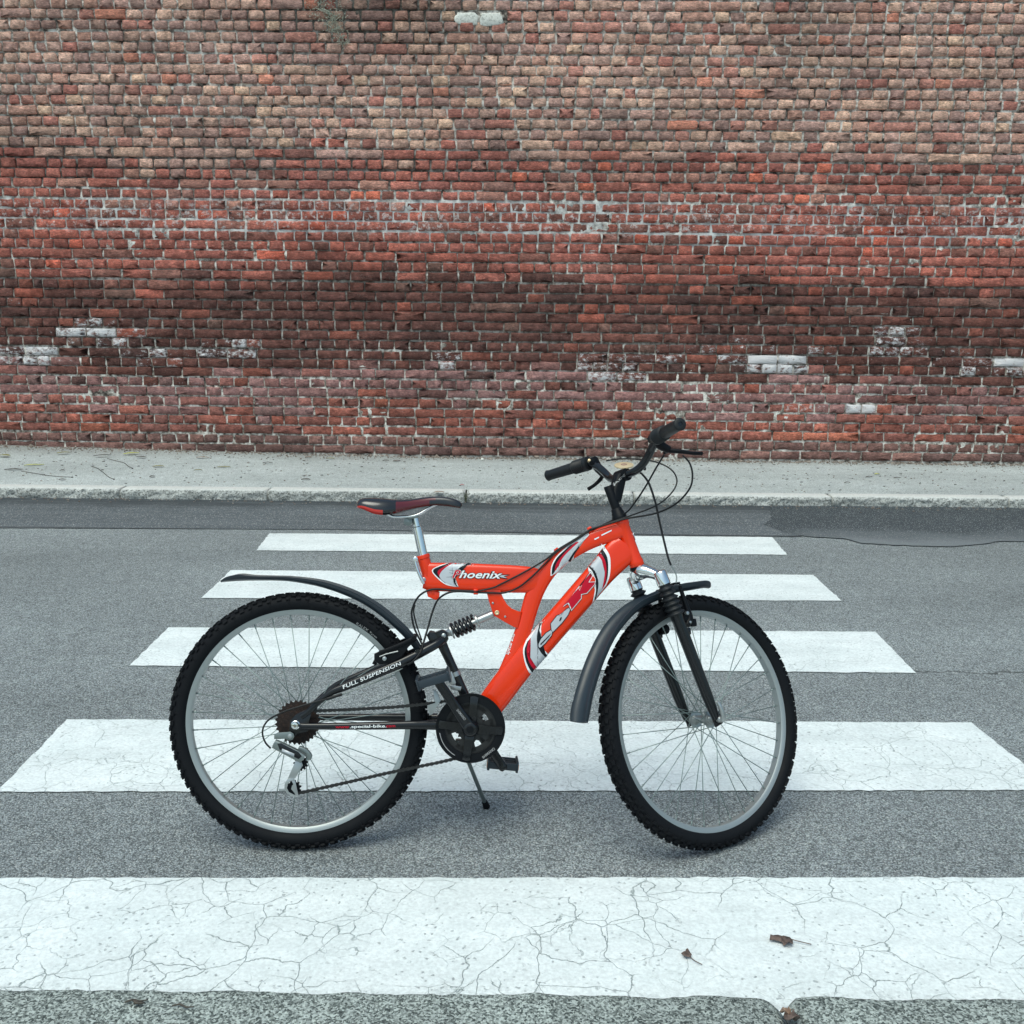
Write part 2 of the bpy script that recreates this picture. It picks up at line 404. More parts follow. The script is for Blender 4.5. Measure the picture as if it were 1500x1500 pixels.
# near kerb of long granite blocks and the pavement behind it
NZ = 0.12
jn = gp(1152, 1475, NZ)
ks = prop(sheet('near_pavement', [(-30, -30), (30, -30), (30, 1.53), (-30, 1.53)], NZ - 0.006, M_pave), label='asphalt pavement behind the near kerb')
bm = BM(); box(bm, (0, 1.60, 0.03), (20, 0.2, 0.06)); nkerb = obj('near_kerb', bm, M_granite, smooth=False)
prop(nkerb, label='rough grey green granite kerb in the foreground', kind='structure')
nxs = [jn.x - 1.95 * k for k in range(5, 0, -1)] + [jn.x + 1.35 * k for k in range(0, 6)]
for k, (x0, x1) in enumerate(zip(nxs, nxs[1:])):
    bm = BM(); x0 += 0.004 if k != 5 else 0.004; x1 -= 0.004
    n = int((x1 - x0) / 0.012); g = {}
    prof = [(1.775, 0.0), (1.777, 0.05), (1.775, 0.095), (1.770, 0.110), (1.757, NZ)] + [(1.745 - 0.02 * q, NZ + 0.001) for q in range(13)]
    for i in range(n + 1):
        x = x0 + (x1 - x0) * i / n; de = min(x - x0, x1 - x)
        for j, (py, pzz) in enumerate(prof):
            p = Vector((x * 9, py * 9, k * 5)); q = Vector((x * 45, py * 45 + j * .3, k))
            rr = noise.noise(p) * 0.006 + noise.noise(q) * 0.0028
            rnd = max(0, 1 - de / 0.035) ** 2 * (0.016 if (k == 4 and x > (x0 + x1) / 2) or k == 5 else 0.012)
            if k == 4 and x > x1 - 0.10: rnd += (1 - (x1 - x) / 0.10) ** 2 * 0.009
            y = py + (rr * .25 - rnd if j < 8 else 0); z = pzz + (rr if j > 2 else 0) - (rnd * 0.9 if j > 1 else 0)
            xx = x + (max(0, 1 - de / 0.004) * 0)
            g[i, j] = bm.verts.new((xx, y, z))
    for i in range(n):
        for j in range(len(prof) - 1): bm.faces.new((g[i, j], g[i + 1, j], g[i + 1, j + 1], g[i, j + 1]))
    for i in (0, n):
        loop = [g[i, j] for j in range(len(prof))]; a2 = bm.verts.new((loop[-1].co.x, loop[-1].co.y, 0.0)); loop.append(a2)
        bm.faces.new(loop if i == 0 else loop[::-1])
    obj('kerb_stone', bm, M_granite, nkerb, smooth='raw', angle=50)

# ------------------------------------------------------------------ brick wall
SX0, SX1 = -10.5, 10.5; CH = 0.084; Z0 = 0.101; NC = 56
def brick_mat():
    t = NT('old_brick', rough=0.9, spec=0.2)
    at = t.n('ShaderNodeAttribute', attribute_name='Col').outputs['Color']
    at2 = t.n('ShaderNodeAttribute', attribute_name='Wash'); wash = t.xyz(at2.outputs['Color'])
    grain = t.noise(1, 5, 0.7, vec=t.scalev((42, 42, 110)), dist=.6)
    c = t.mix(1.0, at, t.ramp(grain, [(0.30, 0.30), (0.42, 0.78), (0.55, 1.12), (0.68, 1.7)]), 'MULTIPLY')
    c = t.mix(1.0, c, t.ramp(t.noise(16, 3, 0.6), [(0.35, 0.72), (0.65, 1.22)]), 'MULTIPLY')
    c = t.mix(1.0, c, t.ramp(t.noise(1, 5, .6, vec=t.scalev((.7, 1, 1.3))), [(0.34, 0.68), (0.62, 1.15)]), 'MULTIPLY')
    pz3 = t.xyz()[2]; lime_ = t.math('MULTIPLY', t.band(pz3, 1.98, 2.06, 2.2, 2.34), t.mapr(t.noise(22, 4, .7), .54, .62, 0, .6))
    c = t.mix(lime_, c, (0.74, 0.72, 0.71, 1))
    c = t.mix(t.mapr(t.noise(26, 4, 0.7), 0.55, 0.72, 0, 0.5), c, t.mix(1.0, c, (0.5, 0.47, 0.48, 1), 'MULTIPLY'))
    # pale lime dust in scattered flecks
    c = t.mix(t.mapr(t.noise(110, 3, 0.6), 0.60, 0.72, 0, 0.45), c, (0.42, 0.37, 0.33, 1))
    n2 = t.math('ADD', t.noise(1, 5, 0.75, vec=t.scalev((20, 20, 34))), t.math('MULTIPLY', wash[0], 0.50))
    c = t.mix(t.mapr(n2, 0.80, 0.93, 0, 0.95), c, (0.80, 0.78, 0.79, 1))
    t.color(c)
    h = t.math('ADD', grain, t.math('MULTIPLY', t.noise(200, 2), 0.3)); t.bump(h, 0.014, 1.0)
    return t.m
def mortar_mat():
    t = NT('lime_mortar', rough=0.95, spec=0.1)
    q = t.xyz(); n1 = t.noise(18, 5, 0.65)
    c = t.ramp(n1, [(0.36, (0.06, 0.05, 0.045, 1)), (0.47, (0.30, 0.265, 0.23, 1)), (0.60, (0.80, 0.76, 0.70, 1))])
    z = t.math('ADD', q[2], t.math('MULTIPLY', t.noise(1.1, 4), 0.5))
    white = t.band(z, 2.12, 2.26, 2.44, 2.62)
    c = t.mix(t.math('MULTIPLY', white, t.mapr(t.noise(3, 4, 0.7), 0.38, 0.6, 0, 0.9)), c, (0.66, 0.66, 0.66, 1))
    dark = t.band(z, 2.62, 2.72, 2.9, 3.0)
    c = t.mix(t.math('MULTIPLY', dark, t.mapr(q[0], -1.0, 1.5, 0.65, 0.15)), c, (0.06, 0.05, 0.045, 1))
    dk2 = t.band(z, 1.25, 1.4, 1.8, 2.0)
    c = t.mix(t.math('MULTIPLY', dk2, 0.45), c, (0.14, 0.115, 0.10, 1))
    sx = t.band(q[0], -2.6, -1.8, -0.9, -0.3); sz = t.mapr(z, 3.6, 3.95)
    c = t.mix(t.math('MULTIPLY', t.math('MULTIPLY', sx, sz), 0.8), c, (0.035, 0.035, 0.03, 1))
    t.color(c); t.bump(t.noise(60, 5, 0.7), 0.008, 1.0); return t.m
M_brick = brick_mat(); M_mortar = mortar_mat()
M_lime = granite('lime_patch', (0.42, 0.42, 0.38, 1), (0.68, 0.68, 0.63, 1), (0.60, 0.60, 0.55, 1), 90, 0.003).m

wall = empty('brick_wall', Matrix.Translation((0, WY, 0.0)))
prop(wall, 'tall old weathered red and tan brick wall behind the pavement', 'wall')
wallM = Matrix((WT, WN, (0, 0, 1))).transposed().to_4x4(); wallM.translation = (0, WY, 0); wall.matrix_world = wallM
S255 = lambda *c: lin(*c)[:3]
PAL = {
 'top': [((166, 139, 120), 8), ((152, 127, 113), 8), ((140, 115, 106), 6), ((178, 150, 126), 4), ((128, 104, 98), 4), ((150, 96, 84), 3), ((150, 84, 74), 1.8), ((122, 102, 96), 2), ((190, 163, 132), 1.2), ((176, 104, 76), .8), ((90, 80, 76), .35), ((160, 122, 104), 5)],
 'red': [((146, 88, 74), 7), ((154, 88, 72), 6), ((138, 82, 72), 5), ((122, 74, 66), 4), ((140, 108, 94), 2.5), ((122, 100, 90), 2), ((186, 92, 58), 1), ((98, 72, 66), 2), ((152, 118, 100), 2)],
 'mid': [((140, 82, 68), 7), ((130, 77, 66), 6), ((118, 70, 60), 5), ((154, 84, 66), 3), ((110, 84, 74), 2.5), ((92, 68, 60), 2.5), ((176, 80, 52), .8)],
 'dark': [((86, 57, 50), 8), ((78, 52, 47), 7), ((98, 61, 51), 5), ((70, 50, 46), 5), ((122, 68, 52), 2), ((98, 78, 68), 1.5), ((140, 72, 52), .8), ((64, 52, 50), 1.5)],
 'wash': [((124, 92, 88), 7), ((112, 82, 78), 6), ((134, 104, 100), 4), ((104, 74, 68), 5), ((136, 84, 72), 3), ((100, 84, 80), 2)],
 'low': [((134, 80, 66), 6), ((146, 82, 64), 5), ((116, 76, 68), 5), ((104, 74, 68), 3), ((154, 88, 62), 2), ((92, 72, 66), 1.5)],
 'base': [((112, 84, 76), 6), ((102, 78, 72), 5), ((122, 90, 80), 3), ((92, 74, 70), 3)]}
def pick(p, r):
    L = PAL[p]; t = r.uniform(0, sum(x[1] for x in L))
    for c, w_ in L:
        t -= w_
        if t <= 0: return c
    return L[0][0]
def zone(x, z, r):
    zz = z + 0.20 * noise.noise(Vector((x * .5, 3, z * .4))) + r.gauss(0, .065)
    if zz > 2.66: return 'top'
    if zz > 2.28: return 'red'
    if zz > 1.68: return 'mid'
    if zz > 0.86: return 'dark'
    if zz > 0.56: return 'wash'
    if z > 0.27: return 'low'
    return 'base'
COURSE = {}   # S = stretchers, H = headers, M = mostly headers with a few stretchers, counted from the ground
pat = 'SHSHSHSHSHSHSHSHSHSHSHHSHHHSHMSMMMMMMMMMMMMMMMMMMMMMMMMMMMM'
bricks = []
wash_spots = [(0, 455, 60, 16, .55), (140, 490, 70, 14, 1.0), (30, 520, 70, 10, 1.0), (240, 520, 60, 12, .8), (330, 508, 60, 10, .9), (230, 560, 120, 12, .5), (345, 578, 60, 10, .6),
              (650, 525, 16, 10, 1.1), (885, 532, 30, 8, 1.3), (900, 548, 50, 8, 1.0), (1130, 532, 60, 12, 1.3), (1310, 495, 40, 16, 1.25), (1075, 510, 60, 10, .8), (1380, 522, 60, 10, .8),
              (1475, 537, 40, 8, 1.3), (1045, 588, 18, 8, 1.2), (1180, 594, 26, 6, 1.1), (1262, 596, 24, 6, 1.1), (965, 518, 30, 8, .9), (440, 300, 90, 8, .6), (560, 545, 60, 12, .5), (740, 545, 120, 12, .5), (1090, 575, 120, 10, .5), (1210, 520, 50, 10, .7), (1440, 540, 60, 8, .8)]
wsp = []
for u, v, du, dv, k in wash_spots:
    s_, z_ = wp(u, v); wsp.append((s_, z_, du / 165, dv / 160 + .02, k))
lime = [wp(683, 28), wp(720, 28)]
R2 = random.Random(11)
ZM = {k: sum((Vector(S255(*c)) * w_ for c, w_ in L_), Vector((0, 0, 0))) / sum(w_ for _c, w_ in L_) for k, L_ in PAL.items()}
for c in range(NC):
    z = Z0 + (c + 0.5) * CH; kind = pat[min(c, len(pat) - 1)]
    zj = R2.uniform(-.003, .003); x = SX0 + R2.uniform(-.2, 0)
    run = 0
    while x < SX1:
        st = kind == 'S' and R2.random() > 0.10 or kind == 'M' and R2.random() < 0.07 or kind == 'H' and R2.random() < 0.05
        w_ = (0.266 if st else 0.133) + R2.uniform(-.008, .008)
        if R2.random() < 0.07: w_ *= R2.uniform(.6, 1.2)
        if kind == 'S' and not st: w_ = 0.133 + R2.uniform(-.01, .03)
        xc = x + w_ / 2; bricks.append((xc, z + zj + 0.006 * noise.noise(Vector((xc * .8, c * .6, 0))), w_, c)); x += w_
def brick_mesh(xc, z, w_, c, r):
    """verts/faces in wall coordinates (x along, y depth, z up)"""
    jt = 0.0098 if z < 2.3 else 0.0140
    a = (w_ - jt) / 2 * r.uniform(.97, 1.0); b = (CH - jt * 1.05) / 2 * r.uniform(.92, 1.02)
    worn = 0.45 if z < 1.7 else 0.8
    rd = 0.004 + 0.010 * worn * r.random(); pr = r.uniform(-.010, .003); vs = []; q = []
    for sx, sz, a0 in ((1, 1, 0), (-1, 1, 90), (-1, -1, 180), (1, -1, 270)):
        rc = min(rd * r.uniform(.5, 1.5) * (2.2 if r.random() < .05 else 1), b * .72)
        for k in (0, 1, 2):
            an = radians(a0 + 45 * k); q.append((sx * (a - rc) + rc * cos(an), sz * (b - rc) + rc * sin(an)))
    # mid points of long sides for a wavy edge
    nq = []
    for i, p in enumerate(q):
        nq.append(p); p2 = q[(i + 1) % 12]
        if i % 3 == 2 and abs(p2[0] - p[0]) > .05: nq.append(((p[0] + p2[0]) / 2 + r.uniform(-.02, .02), (p[1] + p2[1]) / 2))
    q = [(px + r.uniform(-.0042, .0042), pz_ + r.uniform(-.0036, .0036)) for px, pz_ in nq]; n = len(q)
    tilt = r.uniform(-.012, .012); tx = r.uniform(-.014, .014)
    for d, k in ((0.045, 1.0), (0.009 + pr, 1.0)):
        vs += [(xc + px, d + r.uniform(-.001, .001), z + pz_) for px, pz_ in q]
    ins = 0.0035 + 0.004 * worn
    for px, pz_ in q:
        kx = max(0, 1 - ins / a); kz = max(0, 1 - ins / b)
        vs.append((xc + px * kx, pr + px * tx + pz_ * tilt + r.uniform(-.0009, .0009), z + pz_ * kz))
    vs.append((xc + r.uniform(-.008, .008), pr - r.uniform(0, .0012), z + r.uniform(-.004, .004)))
    fs = []
    for L_ in (0, 1):
        o = L_ * n
        for i in range(n): fs.append((o + i, o + (i + 1) % n, o + n + (i + 1) % n, o + n + i))
    for i in range(n): fs.append((2 * n + i, 2 * n + (i + 1) % n, 3 * n))
    zo = zone(xc, z, r); col = Vector(S255(*pick(zo, r))) * r.uniform(.86, 1.14)
    g_ = sum(col) / 3; col = col.lerp(Vector((g_, g_, g_)), 0.20)
    zm = ZM[zo]; col = col.lerp(zm * r.uniform(.8, 1.2), .34)
    # soot stain near the hanging weed
    u_ = max(0, 1 - abs(xc + 1.25) / 1.0) * max(0, min(1, (z - 3.45) / .35)); col *= 1 - 0.55 * u_
    wv = 0.0
    for s_, z_, ds, dz_, k in wsp:
        e = ((xc - s_) / ds) ** 2 + ((z - z_) / dz_) ** 2
        if e < 1.4: wv = max(wv, k * (1.0 - e * .4))
    wv *= r.uniform(.45, 1.05)
    return vs, fs, tuple(a_ * b_ for a_, b_ in zip(col, BRK)), wv
BRK = Vector((1.94, 1.74, 1.76))
def keep(xc, z):
    return not any(abs(xc - s_) < .09 and abs(z - z_) < .05 for s_, z_ in lime)
bricks = [b for b in bricks if keep(b[0], b[1])]
# how large each brick shows from the photograph's viewpoint
def shown(b):
    p = WO + WT * b[0] + Vector((0, 0, b[1])) - CP; zc = p.dot(CF); u = 750 + FPX * p.dot(CR) / zc; v = 750 - FPX * p.dot(CU) / zc
    if not (8 < u < 1492 and 6 < v < 655): return 0
    if 790 < u < 1030 and v > 615: return 0
    return (b[2] - .012) * (CH - .012) / zc ** 2 + 1e-6 * R2.random()
order = sorted(range(len(bricks)), key=lambda i: -shown(bricks[i]))
solo = set(order[:300])
def to_mesh(name, V_, F_, cols, mat, smooth=True):
    me = bpy.data.meshes.new(name); me.from_pydata(V_, [], F_)
    for nm, data in cols.items():
        at = me.color_attributes.new(nm, 'FLOAT_COLOR', 'POINT'); at.data.foreach_set('color', data)
    me.materials.append(mat); me.polygons.foreach_set('use_smooth', [smooth] * len(me.polygons)); me.update(); return me
R3 = random.Random(5); BV = []; BF = []; BC = []; BW = []
for i, b in enumerate(bricks):
    vs, fs, col, wv = brick_mesh(*b, R3)
    if i in solo:
        o0 = Vector((b[0], 0, b[1])); lv = [tuple(Vector(v) - o0) for v in vs]
        me = to_mesh('brick', lv, fs, {'Col': list(col + (1,)) * len(vs), 'Wash': [wv, wv, wv, 1] * len(vs)}, M_brick)
        o = link('brick', me, wall); o.location = o0
    else:
        k = len(BV); BV += vs; BF += [tuple(q + k for q in f) for f in fs]; BC += list(col + (1,)) * len(vs); BW += [wv, wv, wv, 1] * len(vs)
me = to_mesh('brickwork', BV, BF, {'Col': BC, 'Wash': BW}, M_brick)
prop(link('brickwork', me, wall), kind='stuff')
# mortar bed: uneven, here flush, there raked out
st = CH / 4; nx = int((SX1 - SX0) / st); nz = NC * 4 + 4; MV = []; MF = []
for j in range(nz + 1):
    for i in range(nx + 1):
        x = SX0 + i * st; z = Z0 - CH + j * st
        n1_ = noise.noise(Vector((x * 20, 1, z * 20))); n2_ = noise.noise(Vector((x * 1.1, 7, z * 2.4)))
        bed = j % 4 == 0; shallow = z < .78 or 1.95 < z < 2.38
        d = (0.0085 if shallow else (0.021 if bed else 0.010)) + 0.010 * n1_ + 0.012 * n2_
        if 2.0 < z < 2.3: d -= 0.002
        if z > 2.35: d += 0.002
        MV.append((x, max(d, 0.0005), z))
for j in range(nz):
    for i in range(nx):
        a = j * (nx + 1) + i; MF.append((a, a + 1, a + nx + 2, a + nx + 1))
me = to_mesh('mortar', MV, MF, {}, M_mortar); o = link('mortar', me, wall)
bm = BM(); box(bm, (0, 0.25, (NC * CH + Z0) / 2 - .05), (SX1 - SX0 + .5, 0.4, NC * CH + 0.1)); obj('wall_core', bm, M_mortar, wall, smooth=False)
bm = BM(); box(bm, (0, 0.2, Z0 + NC * CH + 0.045), (SX1 - SX0 + .6, 0.56, 0.08), bev=0.01); obj('coping', bm, M_kerb, wall, smooth=False)
for s_, z_ in lime:
    bm = BM(); pts = []
    for k in range(18):
        an = 2 * pi * k / 18; r0 = 1 + R_.uniform(-.12, .14); e = 3.2
        c_, q_ = cos(an), sin(an); pts.append((s_ + math.copysign(abs(c_) ** (2 / e), c_) * .098 * r0, z_ + math.copysign(abs(q_) ** (2 / e), q_) * .050 * r0))
    A_ = [bm.verts.new((x, 0.02, z)) for x, z in pts]; B_ = [bm.verts.new((x, 0.001, z)) for x, z in pts]; C_ = [bm.verts.new((s_ + (x - s_) * .86, -0.004 + R_.uniform(-.001, .001), z_ + (z - z_) * .86)) for x, z in pts]
    for P_, Q_ in ((A_, B_), (B_, C_)):
        for k in range(18): bm.faces.new((P_[k], P_[(k + 1) % 18], Q_[(k + 1) % 18], Q_[k]))
    bm.faces.new(C_); obj('lime_patch', bm, M_lime, wall, angle=60)

# ------------------------------------------------------------------ bicycle materials
M_red = NT('red_paint', 0.26, 0, (0.76, 0.036, 0.004, 1), coat=0.55, spec=.2).m
M_blackp = NT('black_paint', 0.22, 0, (0.006, 0.007, 0.009, 1), coat=0.25, spec=.35).m
M_blackm = NT('black_matt', 0.42, 0, (0.006, 0.007, 0.009, 1), spec=.15).m
def plast(name, c, r, sp=.12):
    t = NT(name, r, 0, c, spec=sp); t.bump(t.noise(500, 2), 0.0006, 0.3); t.rough(t.mapr(t.noise(14, 4), .3, .7, r - .06, r + .12)); return t.m
M_guard = plast('guard_plastic', (0.020, 0.030, 0.040, 1), 0.34, .45)
M_rubber = plast('tyre_rubber', (0.007, 0.008, 0.010, 1), 0.62)
M_grip = plast('grip_rubber', (0.009, 0.011, 0.013, 1), 0.45, .35)
M_alu = NT('aluminium', 0.34, 0.85, (0.42, 0.44, 0.44, 1)).m
M_rim = NT('rim_alloy', 0.42, 0.6, (0.34, 0.37, 0.37, 1)).m
M_chrome = NT('chrome', 0.07, 1.0, (0.78, 0.80, 0.80, 1)).m
M_spoke = NT('spoke_zinc', 0.4, 0.6, (0.25, 0.31, 0.30, 1)).m
M_steel = NT('grey_steel', 0.4, 0.8, (0.22, 0.25, 0.245, 1)).m
def rust():
    t = NT('rusty_sprocket', 0.75, 0.2); t.color(t.ramp(t.noise(90, 4, .7), [(.3, (0.008, 0.006, 0.006, 1)), (.55, (0.024, 0.013, 0.010, 1)), (.75, (0.085, 0.038, 0.024, 1))])); return t.m
M_rust = rust()
M_chain = NT('oily_chain', 0.45, 0.5, (0.030, 0.030, 0.030, 1)).m
M_white = NT('decal_white', 0.35, 0, (0.80, 0.82, 0.82, 1)).m
M_silver = NT('decal_silver', 0.4, 0.15, (0.50, 0.53, 0.56, 1)).m
M_dblack = NT('decal_black', 0.3, 0, (0.006, 0.008, 0.012, 1), spec=.25).m
M_crim = NT('decal_crimson', 0.35, 0, (0.50, 0.003, 0.022, 1), spec=.25).m
M_grey = NT('decal_grey', 0.5, 0, (0.34, 0.34, 0.34, 1)).m
M_gold = NT('brass_gold', 0.35, 0.35, (0.72, 0.56, 0.34, 1)).m
M_amber = NT('amber_reflector', 0.2, 0, (0.62, 0.20, 0.02, 1), coat=0.5).m
M_cable = NT('cable_black', 0.4, 0, (0.007, 0.008, 0.009, 1), spec=.3).m

# ------------------------------------------------------------------ bicycle frame of reference
_y, _b = radians(2.6), radians(11.98)
EX = V(cos(_y), sin(_y), 0); _N = V(-sin(_y), cos(_y), 0)
EY = _N * cos(_b) + V(0, 0, -sin(_b)); EZ = _N * sin(_b) + V(0, 0, cos(_b))
BO = V(-.5586, 2.498, 0.0)
BMX = Matrix((EX, EY, EZ)).transposed().to_4x4(); BMX.translation = BO
BINV = BMX.inverted()
def Bp(u, v, y=0.0):
    d = ray(u, v); t = (BO + EY * y - CP).dot(EY) / d.dot(EY); q = CP + d * t - BO
    return V(q.dot(EX), q.dot(EY), q.dot(EZ))
SA = Bp(933, 828); ST = Bp(907, 757); SS = (ST - SA).normalized(); SF = V(0, 1, 0).cross(SS)
if SF.x < 0: SF = -SF
PSI = .5256
MST = Matrix.Translation(SA) @ Matrix.Rotation(PSI, 4, SS) @ Matrix.Translation(-SA)
MSTI = MST.inverted()
def Sp(u, v, y=0.0):
    """photo point -> coordinates of the steered front end (before steering), on its plane y"""
    o = MSTI @ (BINV @ CP); p2 = MSTI @ (BINV @ (CP + ray(u, v))); d = p2 - o
    return o + d * ((y - o.y) / d.y)
PX = 1 / 572.0
WR = 0.3432
RC = V(0, 0, WR); FC = SA - SS * .4599 + SF * .0311
bike = empty('bicycle', BMX)
prop(bike, 'orange red full suspension mountain bike with black mudguards standing on the zebra crossing', 'bicycle')

# ------------------------------------------------------------------ wheels
def tyre_bm(seed):
    bm = BM(); r = random.Random(seed); n = 160; rc, ra, wa = 0.3145, 0.0222, 0.0255; sec = []
    for k in range(18):
        a = 2 * pi * k / 18; sec.append((ra * cos(a), wa * sin(a)))
    pts = [(rc * cos(2 * pi * i / n), 0, rc * sin(2 * pi * i / n)) for i in range(n)]
    sweep(bm, pts, sec, (1, 1), hint=(0, 1, 0), closed=True)
    # knobs: two centre rows, shoulder row each side, side lugs
    def knob(th, y, rad, l, wd, h, tilt, tw=0.0):
        e1 = V(-sin(th), 0, cos(th)); er = V(cos(th), 0, sin(th)); ey = V(0, 1, 0)
        nr = (er * cos(tilt) + ey * sin(tilt)); ny = (ey * cos(tilt) - er * sin(tilt)); e1b = e1 * cos(tw) + ny * sin(tw); nyb = ny * cos(tw) - e1 * sin(tw)
        M3 = Matrix((e1b, nyb, nr)).transposed(); box(bm, er * rad + ey * y, (l, wd, h), M3)
    K = 80
    for i in range(K):
        th = 2 * pi * i / K; d = 2 * pi / K
        for s in (-1, 1):
            knob(th + (0.25 * d * s), s * 0.0055, 0.3368, 0.0105, 0.0085, 0.010, 0, .15 * s)
            knob(th + d * .5, s * 0.0155, 0.3325, 0.0115, 0.0085, 0.010, radians(38) * s, -.1 * s)
            knob(th + (d * .1 if i % 2 else 0), s * 0.0225, 0.3262, 0.009 if i % 2 else .012, 0.006, 0.0075, radians(62) * s)
            if i % 2: knob(th, s * 0.0252, 0.3190, 0.003, 0.0025, 0.010, 0)
    return bm
rimsec = [(-0.0150, -.0100), (-.0150, .0100), (-.0105, .0135), (.0, .0145), (.0, .0110), (-.006, .0085), (-.006, -.0085), (.0, -.0110), (.0, -.0145), (-.0105, -.0135)]
def wheel(M, front):
    n = 120; bm = BM(); r0 = 0.2975
    pts = [(r0 * cos(-2 * pi * i / n), 0, r0 * sin(-2 * pi * i / n)) for i in range(n)]
    # section normal of this sweep points outward or inward; normalise so that negative is towards the hub
    T = V(*pts[1]) - V(*pts[-1]); nn = T.cross(V(0, 1, 0)); sg = 1 if nn.dot(V(*pts[0])) > 0 else -1
    sweep(bm, pts, [(a * sg, b) for a, b in rimsec], (1, 1), closed=True)
    o = obj('wheel', bm, M_rim, bike, M=M, angle=35)
    prop(o, label='front wheel turned away to the left' if front else 'rear wheel with the gears')
    ty = obj('tyre', tyre_bm(4 if front else 5), M_rubber, o, angle=40)
    bm = BM()
    hw = 0.030
    lathe(bm, (0, 0, 0), (0, 1, 0), [(-.050, .006), (-.0495, .010), (-hw - .0035, .012), (-hw - .0030, .0155), (-hw - .0016, .016), (-hw - .0014, .0225), (-hw + .0014, .0225), (-hw + .0016, .014), (-hw + .012, .011), (hw - .012, .011), (hw - .0016, .014), (hw - .0014, .0225), (hw + .0014, .0225), (hw + .0016, .016), (hw + .0035, .012), (.0495, .010), (.05, .006)], 28)
    obj('hub', bm, M_alu if front else M_steel, o, angle=40)
    # spokes, crossed in pairs
    me = None; ns = 36
    for i in range(ns):
        th = 2 * pi * (i + .5) / ns; side = -1 if i % 2 else 1; dr = 1 if (i // 2) % 2 else -1
        ha = th + dr * radians(62); p0 = V(.0215 * cos(ha), side * hw, .0215 * sin(ha)); p1 = V(.283 * cos(th), side * .003, .283 * sin(th))
        if me is None:
            bm = BM(); L_ = (p1 - p0).length; tube(bm, [(0, 0, 0), (0, 0, L_ - .014)], .0012, 6); tube(bm, [(0, 0, L_ - .014), (0, 0, L_)], .0019, 6)
            s_ = obj('spoke', bm, M_spoke, o); me = s_.data
        else: s_ = link('spoke', me, o)
        s_.matrix_basis = Matrix.Translation(p0) @ (p1 - p0).to_track_quat('Z', 'Y').to_matrix().to_4x4()
    return o, ty
rw, rty = wheel(Matrix.Translation(RC), False)
fw, fty = wheel(MST @ Matrix.Translation(FC), True)

# ------------------------------------------------------------------ red main frame
def ptube(bm, pts, y, depth, e=2.6, n=22, sm=6, mi=0):
    """pts: (u, v, width in px) along the bike plane; depth: half thickness across, or per-point list"""
    L3 = []
    for i, (u, v, wd) in enumerate(pts):
        yy = y[i] if isinstance(y, (list, tuple)) else y; dd = depth[i] if isinstance(depth, (list, tuple)) else depth
        p = Bp(u, v, yy); L3.append((p.x, p.y, p.z, wd * PX / 2, dd))
    q = catmull(L3, sm) if sm else L3
    sweep(bm, [x[:3] for x in q], superell(n, e), [(x[3], x[4]) for x in q], mi=mi)
bm = BM()
lathe(bm, SA, SS, [(-.002, .0195), (.0, .021), (.012, .0205), (.02, .0185), (.110, .0185), (.118, .0205), (.130, .021), (.132, .0195)], 28)   # head tube
ptube(bm, [(917, 797, 36), (912, 804, 46), (902, 815, 48), (881, 838, 43), (842, 883, 42), (800, 931, 42), (760, 977, 43), (728, 1019, 43), (712, 1041, 40)], 0, [.017, .019, .022, .024, .025, .025, .025, .024, .022], e=3.6)
ptube(bm, [(914, 775, 24), (898, 780, 27), (868, 790, 27), (842, 804, 25), (819, 820, 25), (798, 842, 27), (782, 872, 27), (769, 915, 25), (756, 955, 28), (744, 990, 34)], 0, .017, e=3.3)
ptube(bm, [(622, 843, 40), (640, 845, 44), (700, 846.5, 44), (760, 848.5, 42), (786, 850, 36), (796, 852, 20)], 0, [.015, .018, .019, .019, .017, .010], e=4.2)
lathe(bm, Bp(635.5, 872), (Bp(618.5, 811) - Bp(635.5, 872)), [(0, .015), (.002, .0165), (.102, .0165), (.1035, .0185), (.112, .0185), (.113, .0165)], 24)
def pplate(bm, pts, y0, y1, bev=.0008, mi=0):
    prism(bm, [Bp(u, v, y0) for u, v in pts], (0, y1 - y0, 0), bev=bev, mi=mi)
C4 = lambda x, y: (600 + x / 7.5, 780 + y / 7.5)
pplate(bm, [C4(*p) for p in [(190, 640), (330, 660), (322, 738), (280, 742), (200, 705)]], -.016, .014)
br = [C4(*p) for p in [(832, 600), (990, 600), (1012, 690), (1035, 740), (1070, 790), (1120, 840), (1190, 868), (1230, 870), (1190, 1050), (1150, 1042), (1040, 980), (930, 915), (903, 850), (870, 750)]]
pplate(bm, br, -.017, -.0125); pplate(bm, br, .0125, .017)
bm.normal_update()
frame_bvh = BVHTree.FromBMesh(bm)
frame = obj('frame', bm, M_red, bike, angle=50)
prop(frame, label='glossy orange red main frame')
for x, y in ((915, 775), (1050, 925)):
    bm = BM(); lathe(bm, Bp(*C4(x, y), -.017), (0, -1, 0), [(0, .0032), (.0015, .0030), (.0022, .0015)], 12); obj('rivet', bm, M_alu, frame)
bm = BM(); p = Bp(*C4(960, 880), -.017); lathe(bm, p, (0, -1, 0), [(0, .0065), (.003, .0062), (.0035, .0035), (.0015, .0030)], 12); obj('pivot_bolt', bm, M_gold, frame)
for u, v, an, y in ((864, 775.5, 30, -.012), (816, 806.5, 40, -.010), (697, 867, 0, -.018)):
    bm = BM(); c_ = Bp(u, v, y); M3 = Matrix.Rotation(-radians(an), 3, 'Y'); box(bm, c_, (.013, .012, .014), M3, bev=.002); obj('cable_clip', bm, M_red, frame)
bm = BM(); p = Bp(926, 787, 0); q_ = p + SF * .0; lathe(bm, SA + SS * .078 + SF * .018, SF, [(0, .013), (.0015, .0125)], 16); obj('head_badge', bm, M_chrome, frame)

